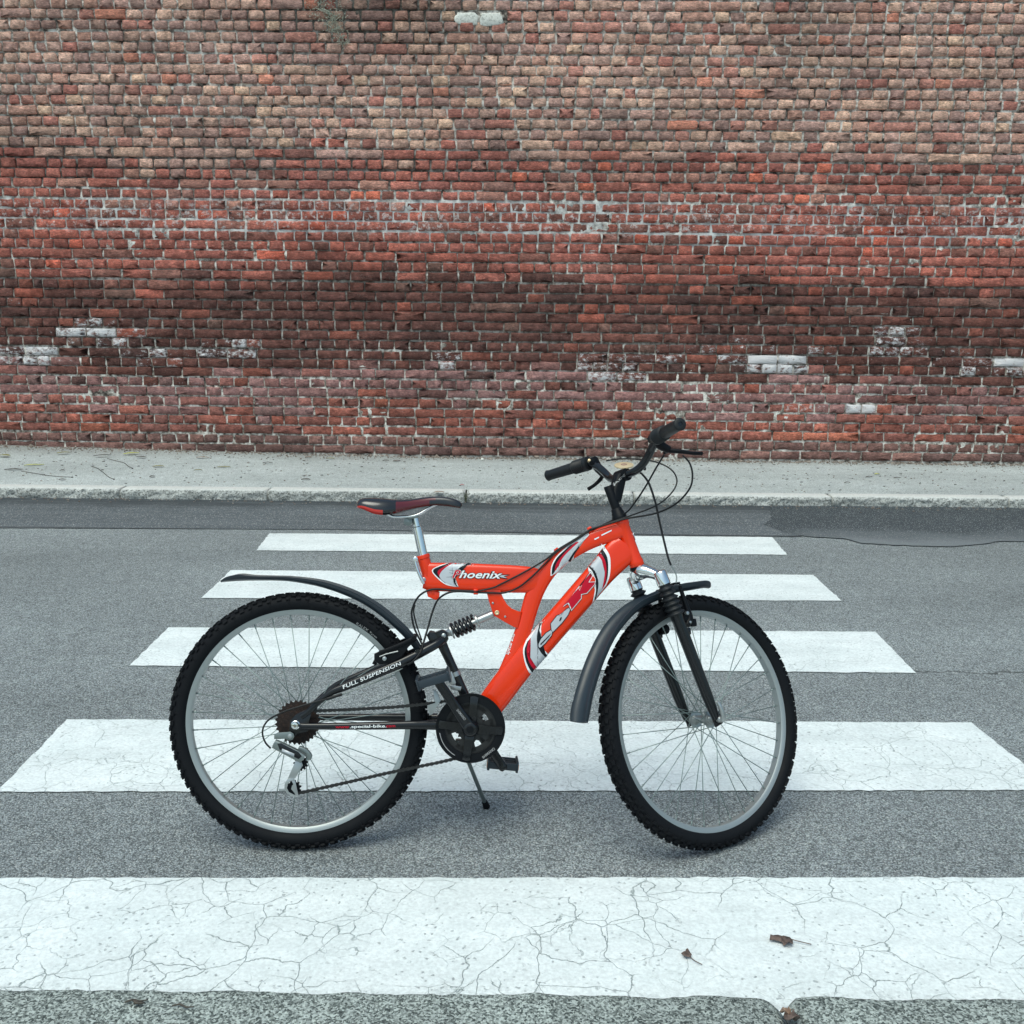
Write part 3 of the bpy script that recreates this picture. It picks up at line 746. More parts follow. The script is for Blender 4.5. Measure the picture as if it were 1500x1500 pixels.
# ------------------------------------------------------------------ decals that follow the painted surface
def conform(bm2, name, mat, bvh, parent, lift, maxlen=.006, M=None):
    bmesh.ops.triangulate(bm2, faces=bm2.faces[:])
    for _ in range(7):
        es = [e for e in bm2.edges if e.calc_length() > maxlen]
        if not es: break
        bmesh.ops.subdivide_edges(bm2, edges=es, cuts=1); bmesh.ops.triangulate(bm2, faces=[f for f in bm2.faces if len(f.verts) > 3])
    kill = []
    for v in bm2.verts:
        h = bvh.ray_cast(V(v.co.x, -.3, v.co.z), V(0, 1, 0))
        if h[0] is None:
            h = bvh.find_nearest(V(v.co.x, v.co.y, v.co.z)); v.co = h[0] + V(0, -lift * .5, 0) + (h[1] * lift if h[1].y < .2 else V(0, 0, 0))
        else: v.co = h[0] + (h[1] if h[1].y < 0 else -h[1]) * lift
    bmesh.ops.delete(bm2, geom=kill, context='VERTS') if kill else None
    o = obj(name, bm2, mat, parent, M=M); return o
def dpoly(px, col, lift, bvh, parent, y=-.022, name='decal', label=None):
    b2 = BM(); b2.faces.new([b2.verts.new(Bp(u, v, y)) for u, v in px]); o = conform(b2, name, col, bvh, parent, lift)
    if label: o['label'] = label
    return o
def curve2(pts, n=6): return catmull(pts, n)
def stripe(l1, l2): return curve2(l1) + curve2(l2)[::-1]
def text_bm(body, size, off=0.0, shear=0.0, space=1.0, yscale=1.0):
    cu = bpy.data.curves.new('t', 'FONT'); cu.body = body; cu.size = size; cu.offset = off; cu.shear = shear; cu.space_character = space; cu.resolution_u = 3
    ob = bpy.data.objects.new('t', cu); me = bpy.data.meshes.new_from_object(ob); b2 = BM(); b2.from_mesh(me)
    bpy.data.objects.remove(ob); bpy.data.curves.remove(cu); bpy.data.meshes.remove(me)
    xs_ = [v.co.x for v in b2.verts]; ys_ = [v.co.y for v in b2.verts]
    return b2, min(xs_), max(xs_), min(ys_), max(ys_)
def text(body, p0, p1, h, col, lift, bvh, parent, off=0.0, shear=0.0, name='lettering', y=-.022, fit=None, space=1.0, mapper=None, M=None, ml=.005):
    """text fitted between photo points p0 (left end of baseline) and p1, height h px; returns object"""
    mp = mapper or Bp
    a, b3 = mp(*p0, y), mp(*p1, y); ex = (b3 - a); L_ = ex.length; ex.normalize(); ez = V(0, 0, 0); ez = V(-ex.z, 0, ex.x)
    if ez.z < 0 and abs(ez.z) > .3: ez = -ez
    b2, x0, x1, y0, y1 = text_bm(body, 1.0, off, shear, space)
    sx = L_ / ((x1 - x0) - 2 * off); sy = h * PX / (.73)
    for v in b2.verts: v.co = a + ex * ((v.co.x - x0 - off) * sx) + ez * (v.co.y * sy)
    return conform(b2, name, col, bvh, parent, lift, ml, M)
C5 = lambda x, y: (720 + x / 6.25, 760 + y / 6.25)
D4 = lambda L_: [C4(*p) for p in L_]
D5 = lambda L_: [C5(*p) for p in L_]
# top beam swoosh
dpoly(stripe(D4([(470, 326), (330, 365), (245, 415), (290, 490), (400, 575), (540, 600)]), D4([(720, 330), (620, 370), (545, 420), (505, 480), (515, 545), (540, 600)])), M_white, .0006, frame_bvh, frame, label='white edged swoosh')
dpoly(stripe(D4([(462, 332), (345, 368), (258, 415), (298, 480), (400, 565)]), D4([(500, 334), (430, 365), (365, 410), (330, 480), (400, 565)])), M_dblack, .0010, frame_bvh, frame)
dpoly(stripe(D4([(480, 334), (390, 372), (310, 425), (330, 490), (400, 562)]), D4([(505, 336), (430, 372), (345, 430), (345, 490), (400, 562)])), M_crim, .0013, frame_bvh, frame)
dpoly(stripe(D4([(505, 334), (420, 372), (350, 430), (330, 490), (390, 550), (500, 590)]), D4([(650, 334), (570, 370), (510, 420), (480, 480), (480, 540), (508, 590)])), M_silver, .0015, frame_bvh, frame, label='silver band of the swoosh')
dpoly(stripe(D4([(660, 334), (575, 372), (515, 420), (484, 480), (484, 540), (512, 590)]), D4([(690, 334), (600, 375), (535, 420), (502, 480), (502, 540), (526, 592)])), M_dblack, .0016, frame_bvh, frame)
# Phoenix lettering with black outline, red P
for col, off, lf, nm in ((M_dblack, .062, .0020, 'lettering_outline'), (M_white, .022, .0024, 'lettering')):
    text('hoenix', C4(545, 498), C4(1015, 505), 11.6, col, lf, frame_bvh, frame, off=off, shear=.35, space=1.02, name=nm)
for col, off, lf in ((M_dblack, .075, .0020), (M_white, .055, .0022), (M_crim, .022, .0026)):
    text('P', C4(470, 496), C4(560, 497), 12.0, col, lf, frame_bvh, frame, off=off, shear=.35)
for pp in ([(395, 492), (470, 482), (468, 494)], [(425, 412), (510, 420), (505, 436), (470, 425)], [(430, 440), (475, 445), (470, 455)], [(1000, 462), (1110, 462), (1030, 478), (1085, 512), (1000, 500), (960, 480)]):
    dpoly(D4(pp), M_dblack, .0018, frame_bvh, frame, name='decal'); cx = sum(p[0] for p in pp) / len(pp); cy = sum(p[1] for p in pp) / len(pp)
    dpoly(D4([(cx + (x - cx) * .7, cy + (y - cy) * .6) for x, y in pp]), M_silver, .0022, frame_bvh, frame)
# arch tube swoosh
dpoly(stripe(D5([(890, 130), (720, 235), (600, 340), (548, 430), (540, 520)]), D5([(895, 145), (800, 250), (755, 320), (735, 395), (550, 522)])), M_white, .0006, frame_bvh, frame, y=-.017)
dpoly(stripe(D5([(720, 245), (610, 345), (560, 430), (550, 510)]), D5([(780, 215), (650, 330), (590, 410), (562, 505)])), M_dblack, .0010, frame_bvh, frame, y=-.017)
dpoly(stripe(D5([(770, 215), (665, 315), (595, 405), (575, 480)]), D5([(800, 210), (700, 310), (630, 390), (592, 465)])), M_crim, .0013, frame_bvh, frame, y=-.017)
dpoly(stripe(D5([(880, 148), (740, 265), (650, 360), (608, 450)]), D5([(890, 155), (790, 255), (745, 320), (720, 365), (615, 448)])), M_silver, .0015, frame_bvh, frame, y=-.017)
dpoly(stripe(D5([(800, 250), (745, 315), (700, 385)]), D5([(805, 260), (758, 325), (722, 392)])), M_dblack, .0018, frame_bvh, frame, y=-.017)
dpoly(D5([(1005, 145), (1100, 100), (1098, 112), (1008, 157)]), M_white, .0008, frame_bvh, frame, y=-.017)
dpoly(D5([(940, 182), (985, 163), (983, 174), (945, 194)]), M_white, .0008, frame_bvh, frame, y=-.017)
# down tube swooshes
up = [((1025, 240), (1080, 330), (1090, 430), (1080, 530), (1050, 610)), ((1010, 262), (1055, 340), (1068, 430), (1062, 530), (1042, 600)), ((985, 290), (1035, 370), (1052, 450), (1048, 540), (1035, 610)), ((965, 315), (1015, 390), (1035, 470), (1030, 550), (1010, 650)), ((890, 420), (945, 480), (975, 560), (975, 640), (955, 735)), ((875, 430), (930, 490), (955, 570), (958, 650), (940, 745)), ((862, 445), (915, 505), (942, 575), (945, 660), (925, 770))]
for (i, j), col, lf in (((0, 6), M_white, .0006), ((1, 2), M_dblack, .0010), ((2, 3), M_crim, .0011), ((3, 4), M_silver, .0010), ((4, 5), M_dblack, .0013)):
    dpoly(stripe(D5(up[i]), D5(up[j])), col, lf, frame_bvh, frame, y=-.024)
lo = [((320, 1110), (290, 1190), (295, 1270), (320, 1360), (360, 1435)), ((330, 1125), (303, 1200), (310, 1280), (335, 1350), (378, 1420)), ((345, 1110), (322, 1200), (335, 1285), (362, 1345), (402, 1400)), ((360, 1090), (340, 1190), (350, 1270), (385, 1340), (425, 1372)), ((450, 950), (418, 1060), (420, 1150), (450, 1220), (505, 1280)), ((470, 925), (435, 1040), (432, 1150), (465, 1200), (520, 1260)), ((487, 880), (450, 1020), (447, 1150), (475, 1190), (525, 1248))]
for (i, j), col, lf in (((0, 6), M_white, .0006), ((1, 2), M_dblack, .0010), ((2, 3), M_crim, .0011), ((3, 4), M_silver, .0010), ((4, 5), M_dblack, .0013)):
    dpoly(stripe(D5(lo[i]), D5(lo[j])), col, lf, frame_bvh, frame, y=-.024)
# s b K drawn as in the photograph, running up the down tube
def glyph(pts, cols, y=-.024, lab=None):
    cx = sum(p[0] for p in pts) / len(pts); cy = sum(p[1] for p in pts) / len(pts)
    for k, (col, gro) in enumerate(cols):
        P_ = []
        n_ = len(pts)
        for i in range(n_):
            a, b_, c_ = pts[i - 1], pts[i], pts[(i + 1) % n_]; t1 = V(b_[0] - a[0], b_[1] - a[1]).normalized(); t2 = V(c_[0] - b_[0], c_[1] - b_[1]).normalized()
            n1 = V(t1.y, -t1.x); n2 = V(t2.y, -t2.x); nn = (n1 + n2); nn = nn.normalized() if nn.length > .3 else n1; k_ = 1 / max(.5, nn.dot(n1)); P_.append((b_[0] + nn.x * gro * k_ * SGN(pts), b_[1] + nn.y * gro * k_ * SGN(pts)))
        o = dpoly(D5(P_), col, .0018 + .0004 * k, frame_bvh, frame, y=y, name='lettering')
        if lab: o['label'] = lab
def SGN(p):
    return 1 if sum(p[i - 1][0] * p[i][1] - p[i][0] * p[i - 1][1] for i in range(len(p))) > 0 else -1
G7 = lambda L_: [((x / 8.824 + 50) * 6.25, (y / 8.824 + 20) * 6.25) for x, y in L_]
glyph(G7([(478, 955), (692, 706), (700, 742), (722, 690), (840, 522), (862, 560), (818, 640), (896, 634), (888, 668), (790, 780), (714, 797), (714, 850), (592, 996), (558, 908), (540, 912)]), [(M_dblack, 8.5), (M_white, 5.5), (M_crim, 0)], lab='crimson K')
glyph(G7([(326, 1180), (405, 1078), (430, 1068), (442, 1086), (530, 988), (560, 976), (571, 1000), (545, 1062), (470, 1162), (350, 1285), (334, 1262)]), [(M_dblack, 7), (M_silver, 0)], lab='pale blue b')
dpoly(D5(G7([(430, 1142), (446, 1098), (466, 1088), (462, 1120), (442, 1146)])), M_dblack, .0030, frame_bvh, frame, y=-.024)
glyph(G7([(166, 1442), (200, 1370), (260, 1302), (324, 1262), (342, 1282), (330, 1332), (250, 1430), (182, 1490), (166, 1472)]), [(M_dblack, 7), (M_silver, 0)], lab='pale blue s')
dpoly(D5(G7([(186, 1440), (332, 1296), (300, 1345), (196, 1452)])), M_dblack, .0032, frame_bvh, frame, y=-.024)
for k_, mt_ in ((0, M_white), (1, M_red)):
    for P_ in ([(868, 548), (810, 644), (905, 640), (900, 590)], [(680, 712), (697, 752), (728, 682), (706, 700)]):
        cx_ = sum(p[0] for p in P_) / len(P_); cy_ = sum(p[1] for p in P_) / len(P_); f_ = 1 - .22 * k_
        dpoly(D5(G7([(cx_ + (x - cx_) * f_, cy_ + (y - cy_) * f_) for x, y in P_])), mt_, .0031 + .0004 * k_, frame_bvh, frame, y=-.024)
# small lettering down the seat strut
text('Special Bike', C4(1088, 1345), C4(1160, 1120), 5, M_white, .0010, frame_bvh, frame, off=.01, y=-.017)

# ------------------------------------------------------------------ swingarm (black rear triangle)
bm = BM()
for s, y in ((-1, -.062), (1, .062)):
    sh = (lambda u, v: (u, v)) if s < 0 else None
if True:
    ptube(bm, [(440, 1064, 12), (452, 1064, 10), (520, 1063.5, 11), (600, 1062, 13), (640, 1062, 15), (690, 1064, 16)], [-.062, -.062, -.060, -.052, -.046, -.040], [.007, .007, .008, .009, .010, .010], e=2.4)
    ptube(bm, [(441, 1050, 9), (452, 1042, 9), (466, 1029, 9), (484, 1015, 10), (505, 1006, 12), (545, 989.5, 14), (588, 971, 14), (634, 947, 13), (648, 938, 12)], [-.062, -.062, -.062, -.062, -.060, -.058, -.054, -.036, -.02], [.007] * 4 + [.009] * 3 + [.01, .01], e=2.6)
    # the far pair mirrors the near one
    tmp = BM(); ptube(tmp, [(440, 1064, 12), (452, 1064, 10), (520, 1063.5, 11), (600, 1062, 13), (640, 1062, 15), (690, 1064, 16)], [-.062, -.062, -.060, -.052, -.046, -.040], [.007, .007, .008, .009, .010, .010], e=2.4)
    ptube(tmp, [(441, 1050, 9), (452, 1042, 9), (466, 1029, 9), (484, 1015, 10), (505, 1006, 12), (545, 989.5, 14), (588, 971, 14), (634, 947, 13), (648, 938, 12)], [-.062, -.062, -.062, -.062, -.060, -.058, -.054, -.036, -.02], [.007] * 4 + [.009] * 3 + [.01, .01], e=2.6)
    for v in tmp.verts: v.co.y = -v.co.y
    mt = bpy.data.meshes.new('tmp'); tmp.to_mesh(mt); tmp.free(); bm.from_mesh(mt); bpy.data.meshes.remove(mt)
    for y0 in (-.064, .060):
        b_ = [Bp(u, v, -.062) for u, v in [(425, 1056), (434, 1046), (447, 1040), (456, 1046), (452, 1058), (458, 1064), (450, 1072), (436, 1074), (428, 1084), (419, 1082), (424, 1070)]]
        prism(bm, [V(p.x, y0, p.z) for p in b_], (0, .004, 0), bev=.0006)
    # upright, rocker head, cross bridge and lower pivot
    ptube(bm, [(640, 925, 17), (646, 940, 16), (656, 962, 14), (667, 986, 14), (678, 1012, 15), (690, 1040, 17)], 0, .013, e=3)
    pplate(bm, [(625, 931), (629, 925), (636, 926), (640, 931), (647, 923), (655, 926), (657, 936), (652, 946), (640, 950), (632, 946)], -.016, .016, .0015)
    lathe(bm, Bp(612, 955, -.055), (0, 1, 0), [(0, .007), (.11, .007)], 12)
    lathe(bm, Bp(646, 1061, -.045), (0, 1, 0), [(0, .013), (.09, .013)], 16)
    pplate(bm, [(640, 1050), (662, 1036), (692, 1052), (694, 1070), (640, 1075)], -.030, .030, .002)
lathe(bm, Bp(688, 1066, 0) - V(0, .034, 0), (0, 1, 0), [(0, .019), (.001, .021), (.067, .021), (.068, .019)], 24)
bm.normal_update()
arm_bvh = BVHTree.FromBMesh(bm)
arm = obj('swingarm', bm, M_blackp, bike, angle=50)
text('FULL SUSPENSION', (503.5, 1008.5), (588, 973.5), 5.2, M_white, .0012, arm_bvh, arm, off=.012, shear=.12, y=-.062, ml=.004, space=1.05)
text('www', (492, 1065.8), (512, 1065.6), 4.2, M_crim, .0010, arm_bvh, arm, off=.02, y=-.062)
text('.special-bike.', (513, 1065.6), (566, 1064.9), 4.2, M_white, .0010, arm_bvh, arm, off=.02, y=-.062)
text('com', (566, 1064.9), (579, 1064.7), 4.2, M_crim, .0010, arm_bvh, arm, off=.02, y=-.062)

# shock absorber
bm = BM(); a = Bp(650, 930, 0); b = Bp(728, 897, 0); ax = (b - a).normalized(); L_ = (b - a).length
lathe(bm, a, ax, [(0, .006), (.012, .009), (.02, .012), (.0215, .021), (.025, .021), (.026, .008), (L_ * .60, .008), (L_ * .60 + .002, .019), (L_ * .60 + .006, .019), (L_ * .60 + .008, .0105), (L_ - .012, .0105), (L_ - .008, .007), (L_, .006)], 24)
for p in (a, b): lathe(bm, p - V(0, .013, 0), (0, 1, 0), [(0, .009), (.026, .009)], 18)
lathe(bm, a - V(0, .021, 0), (0, 1, 0), [(0, .004), (.0015, .006), (.042, .006)], 14)
sh = obj('shock_absorber', bm, M_alu, bike, angle=40)
bm = BM(); e2 = V(0, 1, 0); e1 = e2.cross(ax).normalized(); pts = []; turns = 5.2; n = 130
for i in range(n + 1):
    t = i / n; an = 2 * pi * turns * t + 2.0; pts.append(a + ax * (.027 + (L_ * .60 - .032) * t) + (e1 * cos(an) + e2 * sin(an)) * .0190)
tube(bm, pts, .0044, 9); obj('spring', bm, M_blackp, sh)

# ------------------------------------------------------------------ seat post, saddle, clamp
bm = BM(); a = Bp(608, 758); b = Bp(620, 815)
lathe(bm, b, a - b, [(-.02, .0125), (.075, .0125), (.08, .0125), (.082, .0100), ((a - b).length + .004, .0100)], 24)
post = obj('seat_post', bm, M_chrome, bike, angle=40)
bm = BM(); cpt = Bp(598, 764); lathe(bm, cpt - V(0, .02, 0), (0, 1, 0), [(0, .003), (.0005, .006), (.002, .0065), (.0025, .009), (.003, .0115), (.037, .0115), (.04, .008)], 22)
box(bm, Bp(606, 757), (.028, .05, .010), Matrix.Rotation(radians(-12), 3, 'Y'), bev=.002)
obj('saddle_clamp', bm, M_steel, post, angle=40)
# saddle: lofted shell, nose forward
st_ = []   # u, top v, half width, skirt depth, crown
sad = [(525.5, 738, .050, .012), (528, 733, .066, .022), (536, 730, .074, .030), (552, 730, .077, .042), (568, 731, .073, .043), (582, 732, .062, .037), (598, 732, .046, .028), (616, 729.5, .032, .025), (634, 727.5, .024, .024), (652, 728, .021, .024), (666, 731, .020, .022), (674, 735, .016, .017), (677, 739, .008, .008)]
L3 = catmull([(Bp(u, v).x, Bp(u, v).z, hw, sk) for u, v, hw, sk in sad], 4)
bm = BM(); rings = []
sec = [(-1.0, -1.0), (-1.03, -.72), (-1.0, -.42), (-.9, -.17), (-.72, -.04), (-.45, .0), (-.2, -.02), (0, -.06), (.2, -.02), (.45, .0), (.72, -.04), (.9, -.17), (1.0, -.42), (1.03, -.72), (1.0, -1.0), (.85, -.9), (.4, -.62), (0, -.55), (-.4, -.62), (-.85, -.9)]
x0_, x1_ = L3[0][0], L3[-1][0]
for (x, z, hw, sk) in L3:
    t = (x - x0_) / (x1_ - x0_)
    rings.append([bm.verts.new((x, sy * hw, z + sz * sk * (1.0 if abs(sy) > .86 else .8))) for sy, sz in sec])
for A_, B_ in zip(rings, rings[1:]):
    for k in range(len(sec)):
        f = bm.faces.new((A_[k], A_[(k + 1) % len(sec)], B_[(k + 1) % len(sec)], B_[k])); cx = f.calc_center_median()
        t = (cx.x - x0_) / (x1_ - x0_)
        if (k in (0, 1, 2, 11, 12, 13)) and .36 < t < .70 + (.05 if k in (2, 11) else 0): f.material_index = 1
        if k in (0, 13) and t < .26: f.material_index = 2
bm.faces.new(rings[0]); bm.faces.new(rings[-1])
M_sadb = NT('saddle_vinyl', 0.18, 0, (0.012, 0.012, 0.014, 1), coat=.5).m
M_sadr = NT('saddle_wine', 0.2, 0, (0.10, 0.010, 0.014, 1), coat=.5).m
M_sadx = NT('saddle_red', 0.3, 0, (0.62, 0.03, 0.02, 1), coat=.4).m
saddle = obj('saddle', bm, [M_sadb, M_sadr, M_sadx], bike); prop(saddle, label='glossy black saddle with wine red sides')
bm = BM()
for s in (-1, 1):
    tube(bm, [V(Bp(566, 748).x, s * .036, Bp(566, 748).z), V(Bp(574, 756).x, s * .03, Bp(574, 756).z), V(Bp(592, 757).x, s * .023, Bp(592, 757).z), V(Bp(612, 754).x, s * .022, Bp(612, 754).z), V(Bp(632, 742).x, s * .012, Bp(632, 742).z), V(Bp(645, 737).x, s * .006, Bp(645, 737).z)], .0036, 8, smooth=4)
obj('saddle_rail', bm, M_chrome, saddle)
bm = BM(); q = lambda u, v: Bp(u, v, -.024)
tube(bm, [q(608, 818), q(609, 826), q(613, 838), q(618, 849), q(621, 855)], [.004, .0042, .0045, .005, .004], 10, smooth=4)
lathe(bm, Bp(608.5, 819, -.030), (0, 1, 0), [(0, .004), (.001, .0065), (.02, .0065), (.06, .006)], 16); obj('quick_release', bm, M_chrome, bike, angle=50)
bm = BM(); lathe(bm, Bp(620.5, 849, -.018), (0, 1, 0), [(0, .004), (.001, .006), (.012, .006)], 14); obj('bolt', bm, M_alu, bike, angle=40)

# ------------------------------------------------------------------ mudguards
def arch(wd, h, th=.0022, n=12):
    o_ = [(h * (cos(a) - 1), wd * sin(a)) for a in [radians(-86 + 172 * k / n) for k in range(n + 1)]]
    i_ = [((h) * (cos(a) - 1) - th * cos(a) - .0003, (wd - th) * sin(a)) for a in [radians(86 - 172 * k / n) for k in range(n + 1)]]
    return o_ + i_
def guard(name, P3, sc, parent, M=None, label=None, flip=1):
    bm = BM(); q = catmull([tuple(p) + tuple(s) for p, s in zip(P3, sc)], 6); pts = [V(*x[:3]) for x in q]; rings = []
    T = (pts[1] - pts[0]).normalized(); sg = flip
    sweep(bm, pts, [(a * sg, b) for a, b in arch(.030, .016)], [(x[3], x[4]) for x in q])
    o = obj(name, bm, M_guard, parent, M=M, angle=50)
    if label: o['label'] = label
    return o
rp = [(324, 852), (335, 851), (352, 850), (373, 849.5), (402, 849.5), (431, 851.5), (474, 860), (517, 876), (551, 896), (580, 920.5), (600, 941), (612, 958)]
guard('mudguard', [Bp(u, v + 1, .0) for u, v in rp], [(.3, .25), (.9, .8), (1.2, 1.1), (.9, 1.12), (.8, 1.05), (.9, 1.05), (1.2, 1.1), (1.35, 1.1), (1.4, 1.1), (1.4, 1.1), (1.3, 1.1), (1.1, 1)], bike, label='long black rear mudguard', flip=-1)
fp = [(857, 1058), (861, 1034), (869, 1004), (880, 972), (896, 938), (915, 912), (936, 893), (962, 880), (988, 869), (1010, 865), (1030, 861.5), (1038, 862)]
f3 = [Sp(u, v, 0) for u, v in fp]
guard('mudguard', f3, [(1.45, 1.1), (1.6, 1.2), (1.65, 1.2), (1.65, 1.2), (1.65, 1.2), (1.7, 1.2), (1.6, 1.1), (1.4, 1.0), (1.4, .95), (1.4, .95), (1.2, .85), (.4, .35)], bike, MST, label='black front mudguard hanging behind the front wheel', flip=-1)

guard('guard_flap', [f3[0] + (f3[0] - f3[1]) * .06, f3[0].lerp(f3[1], .4), f3[1] * .9 + f3[2] * .1], [(1.5, 1.16), (1.66, 1.26), (1.68, 1.26)], bike, MST, flip=-1)
tb = tyre_bm(5); bmesh.ops.translate(tb, vec=RC, verts=tb.verts[:]); tbv = BVHTree.FromBMesh(tb); tb.free()
text('RALEX', (521.5, 914.5), (538.5, 925), 4.2, M_grey, .0008, tbv, bike, off=.01, y=-.0205)
text('Tyres', (540.5, 926.5), (551.5, 935), 3.4, M_grey, .0008, tbv, bike, off=.01, y=-.0205)

# ------------------------------------------------------------------ cassette, derailleur, chain, crankset
def sprocket(bm, c, y, r, teeth, th=.0022, hole=0.0):
    ring = []
    n = teeth * 4
    for k in range(n):
        rr = r + (0.0024 if k % 4 in (1, 2) else -.0022); a = 2 * pi * k / n; ring.append((rr * cos(a), rr * sin(a)))
    if not hole: prism(bm, [V(c.x + x, y, c.z + z) for x, z in ring], (0, th, 0)); return
    A_ = [bm.verts.new((c.x + x, y, c.z + z)) for x, z in ring]; B_ = [bm.verts.new((c.x + x, y + th, c.z + z)) for x, z in ring]
    C_ = [bm.verts.new((c.x + hole * cos(2 * pi * k / n), y, c.z + hole * sin(2 * pi * k / n))) for k in range(n)]; D_ = [bm.verts.new((v.co.x, y + th, v.co.z)) for v in C_]
    for k in range(n):
        j = (k + 1) % n
        for P_, Q_ in ((A_, B_), (B_, D_), (D_, C_), (C_, A_)): bm.faces.new((P_[k], P_[j], Q_[j], Q_[k]))
bm = BM()
for i, (r, tn) in enumerate(((.0565, 28), (.047, 24), (.0405, 21), (.036, 18), (.031, 16), (.0265, 14))): sprocket(bm, RC, -.031 - .0042 * i, r, tn)
lathe(bm, V(0, -.058, WR), (0, 1, 0), [(0, .012), (.03, .02)], 18)
obj('cassette', bm, M_rust, bike, smooth=False)
bm = BM(); lathe(bm, V(0, -.078, WR), (0, 1, 0), [(0, .0035), (.0012, .0045), (.0015, .0085), (.003, .0095), (.012, .0095), (.013, .0115), (.0145, .0115)], 18); obj('axle_nut', bm, M_chrome, bike, angle=40); bm = BM(); lathe(bm, V(0, .064, WR), (0, 1, 0), [(0, .0095), (.012, .0095)], 12); obj('axle_nut', bm, M_chrome, bike, angle=40)
# derailleur
C2 = lambda x, y: (370 + x / 8.333, 1000 + y / 8.333)
yd = -.074
bm = BM(); pplate(bm, [C2(*p) for p in [(262, 690), (262, 640), (300, 612), (460, 600), (500, 625), (508, 660), (490, 695), (455, 708), (410, 695), (390, 680), (340, 690)]], yd, yd + .004, .0012)
ptube(bm, [(*C2(262, 742), 13), (*C2(330, 775), 14), (*C2(520, 870), 15), (*C2(620, 930), 14)], yd - .004, .009, e=4, sm=3)
ptube(bm, [(*C2(560, 800), 8), (*C2(640, 840), 10), (*C2(695, 900), 9), (*C2(670, 930), 6)], yd + .012, .006, e=4, sm=3)
der = obj('derailleur', bm, M_steel, bike, angle=40)
bm = BM(); pplate(bm, [C2(*p) for p in [(300, 745), (345, 740), (560, 850), (600, 900), (560, 935), (330, 820)]], yd - .0145, yd - .011, .001); obj('body_cover', bm, M_blackp, der, angle=40)
for p in ((270, 752), (604, 932), (455, 655)):
    bm = BM(); lathe(bm, Bp(*C2(*p), yd - .012 if p[1] != 655 else yd - .003), (0, 1, 0), [(0, .003), (.001, .0042 if p[1] != 655 else .006), (.006, .0042 if p[1] != 655 else .006)], 14); obj('bolt', bm, M_alu, der, angle=40)
bm = BM(); pplate(bm, [C2(*p) for p in [(360, 805), (510, 868), (505, 905), (355, 838)]], yd - .0152, yd - .0146, 0)
bm.normal_update(); obj('label_plate', bm, M_silver, der)
bv = None
bm = BM(); pplate(bm, [C2(*p) for p in [(525, 955), (600, 975), (615, 1010), (570, 1080), (520, 1170), (490, 1170), (430, 1170)]], yd + .006, yd + .008, .0005)
pplate(bm, [C2(*p) for p in [(430, 1170), (505, 1165), (520, 1200), (515, 1205), (470, 1195), (425, 1240), (415, 1290), (440, 1340), (500, 1370), (555, 1378), (545, 1395), (470, 1385), (410, 1345), (388, 1290), (392, 1230)]], yd + .006, yd + .008, .0005)
pplate(bm, [C2(*p) for p in [(320, 1295), (395, 1295), (395, 1328), (320, 1328)]], yd + .006, yd + .008, .0005)
pplate(bm, [C2(*p) for p in [(470, 1190), (520, 1200), (560, 1380), (535, 1385), (500, 1330), (470, 1300), (480, 1260), (500, 1240)]], yd + .006, yd + .008, .0005)
obj('derailleur_cage', bm, M_alu, bike, angle=40)
bm = BM(); jc = Bp(*C2(500, 1285), -.055); sprocket(bm, jc, -.058, .0185, 11, .005); obj('jockey_wheel', bm, M_blackm, bike, smooth=False); bm = BM(); jc2 = Bp(*C2(590, 985), -.055); sprocket(bm, jc2, -.058, .017, 11, .005); obj('jockey_wheel', bm, M_blackm, bike, smooth=False)
# chain
bm = BM()
def chain(P_, y0):
    pts = [V(*x) for x in catmull([tuple(p) for p in P_], 24)]
    acc = 0; last = pts[0]; k = 0; step = .0127 / 1.0; q_ = [pts[0]]
    for p in pts[1:]:
        while (p - last).length >= step: last = last + (p - last).normalized() * step; q_.append(last.copy())
    for i, (a, b) in enumerate(zip(q_, q_[1:])):
        d = (b - a); L_ = d.length; d.normalize(); nz = V(-d.z, 0, d.x); c = (a + b) / 2; o_ = .0035 if i % 2 else .0022
        for s in (-1, 1):
            pl = []
            for (dx, dz) in ((-L_ / 2 - .0036, -.002), (-L_ / 2 - .002, -.0040), (-L_ / 2 + .002, -.0040), (0, -.0026), (L_ / 2 - .002, -.0040), (L_ / 2 + .002, -.0040), (L_ / 2 + .0036, -.002), (L_ / 2 + .0036, .002), (L_ / 2 + .002, .0040), (L_ / 2 - .002, .0040), (0, .0026), (-L_ / 2 + .002, .0040), (-L_ / 2 - .002, .0040), (-L_ / 2 - .0036, .002)):
                v_ = c + d * dx + nz * dz; pl.append(V(v_.x, v_.y + s * o_ - .0005, v_.z))
            prism(bm, pl, (0, .001, 0))
        lathe(bm, a - V(0, .0045, 0), (0, 1, 0), [(0, .0022), (.009, .0022)], 6)
BBp = Bp(688, 1066.5, -.05)
chain([Bp(462, 1041.5, -.048), Bp(520, 1039, -.048), Bp(580, 1035.5, -.048), Bp(640, 1029, -.046), Bp(676, 1022, -.046)], 0)
chain([Bp(437, 1162, -.055), Bp(500, 1148, -.053), Bp(570, 1132, -.05), Bp(640, 1117.5, -.048), Bp(672, 1110, -.048)], 0)
chain([Bp(441, 1118, -.055), Bp(446, 1104, -.054), Bp(452, 1092, -.052)], 0)
obj('chain', bm, M_chain, bike, smooth=False)['kind'] = 'stuff'
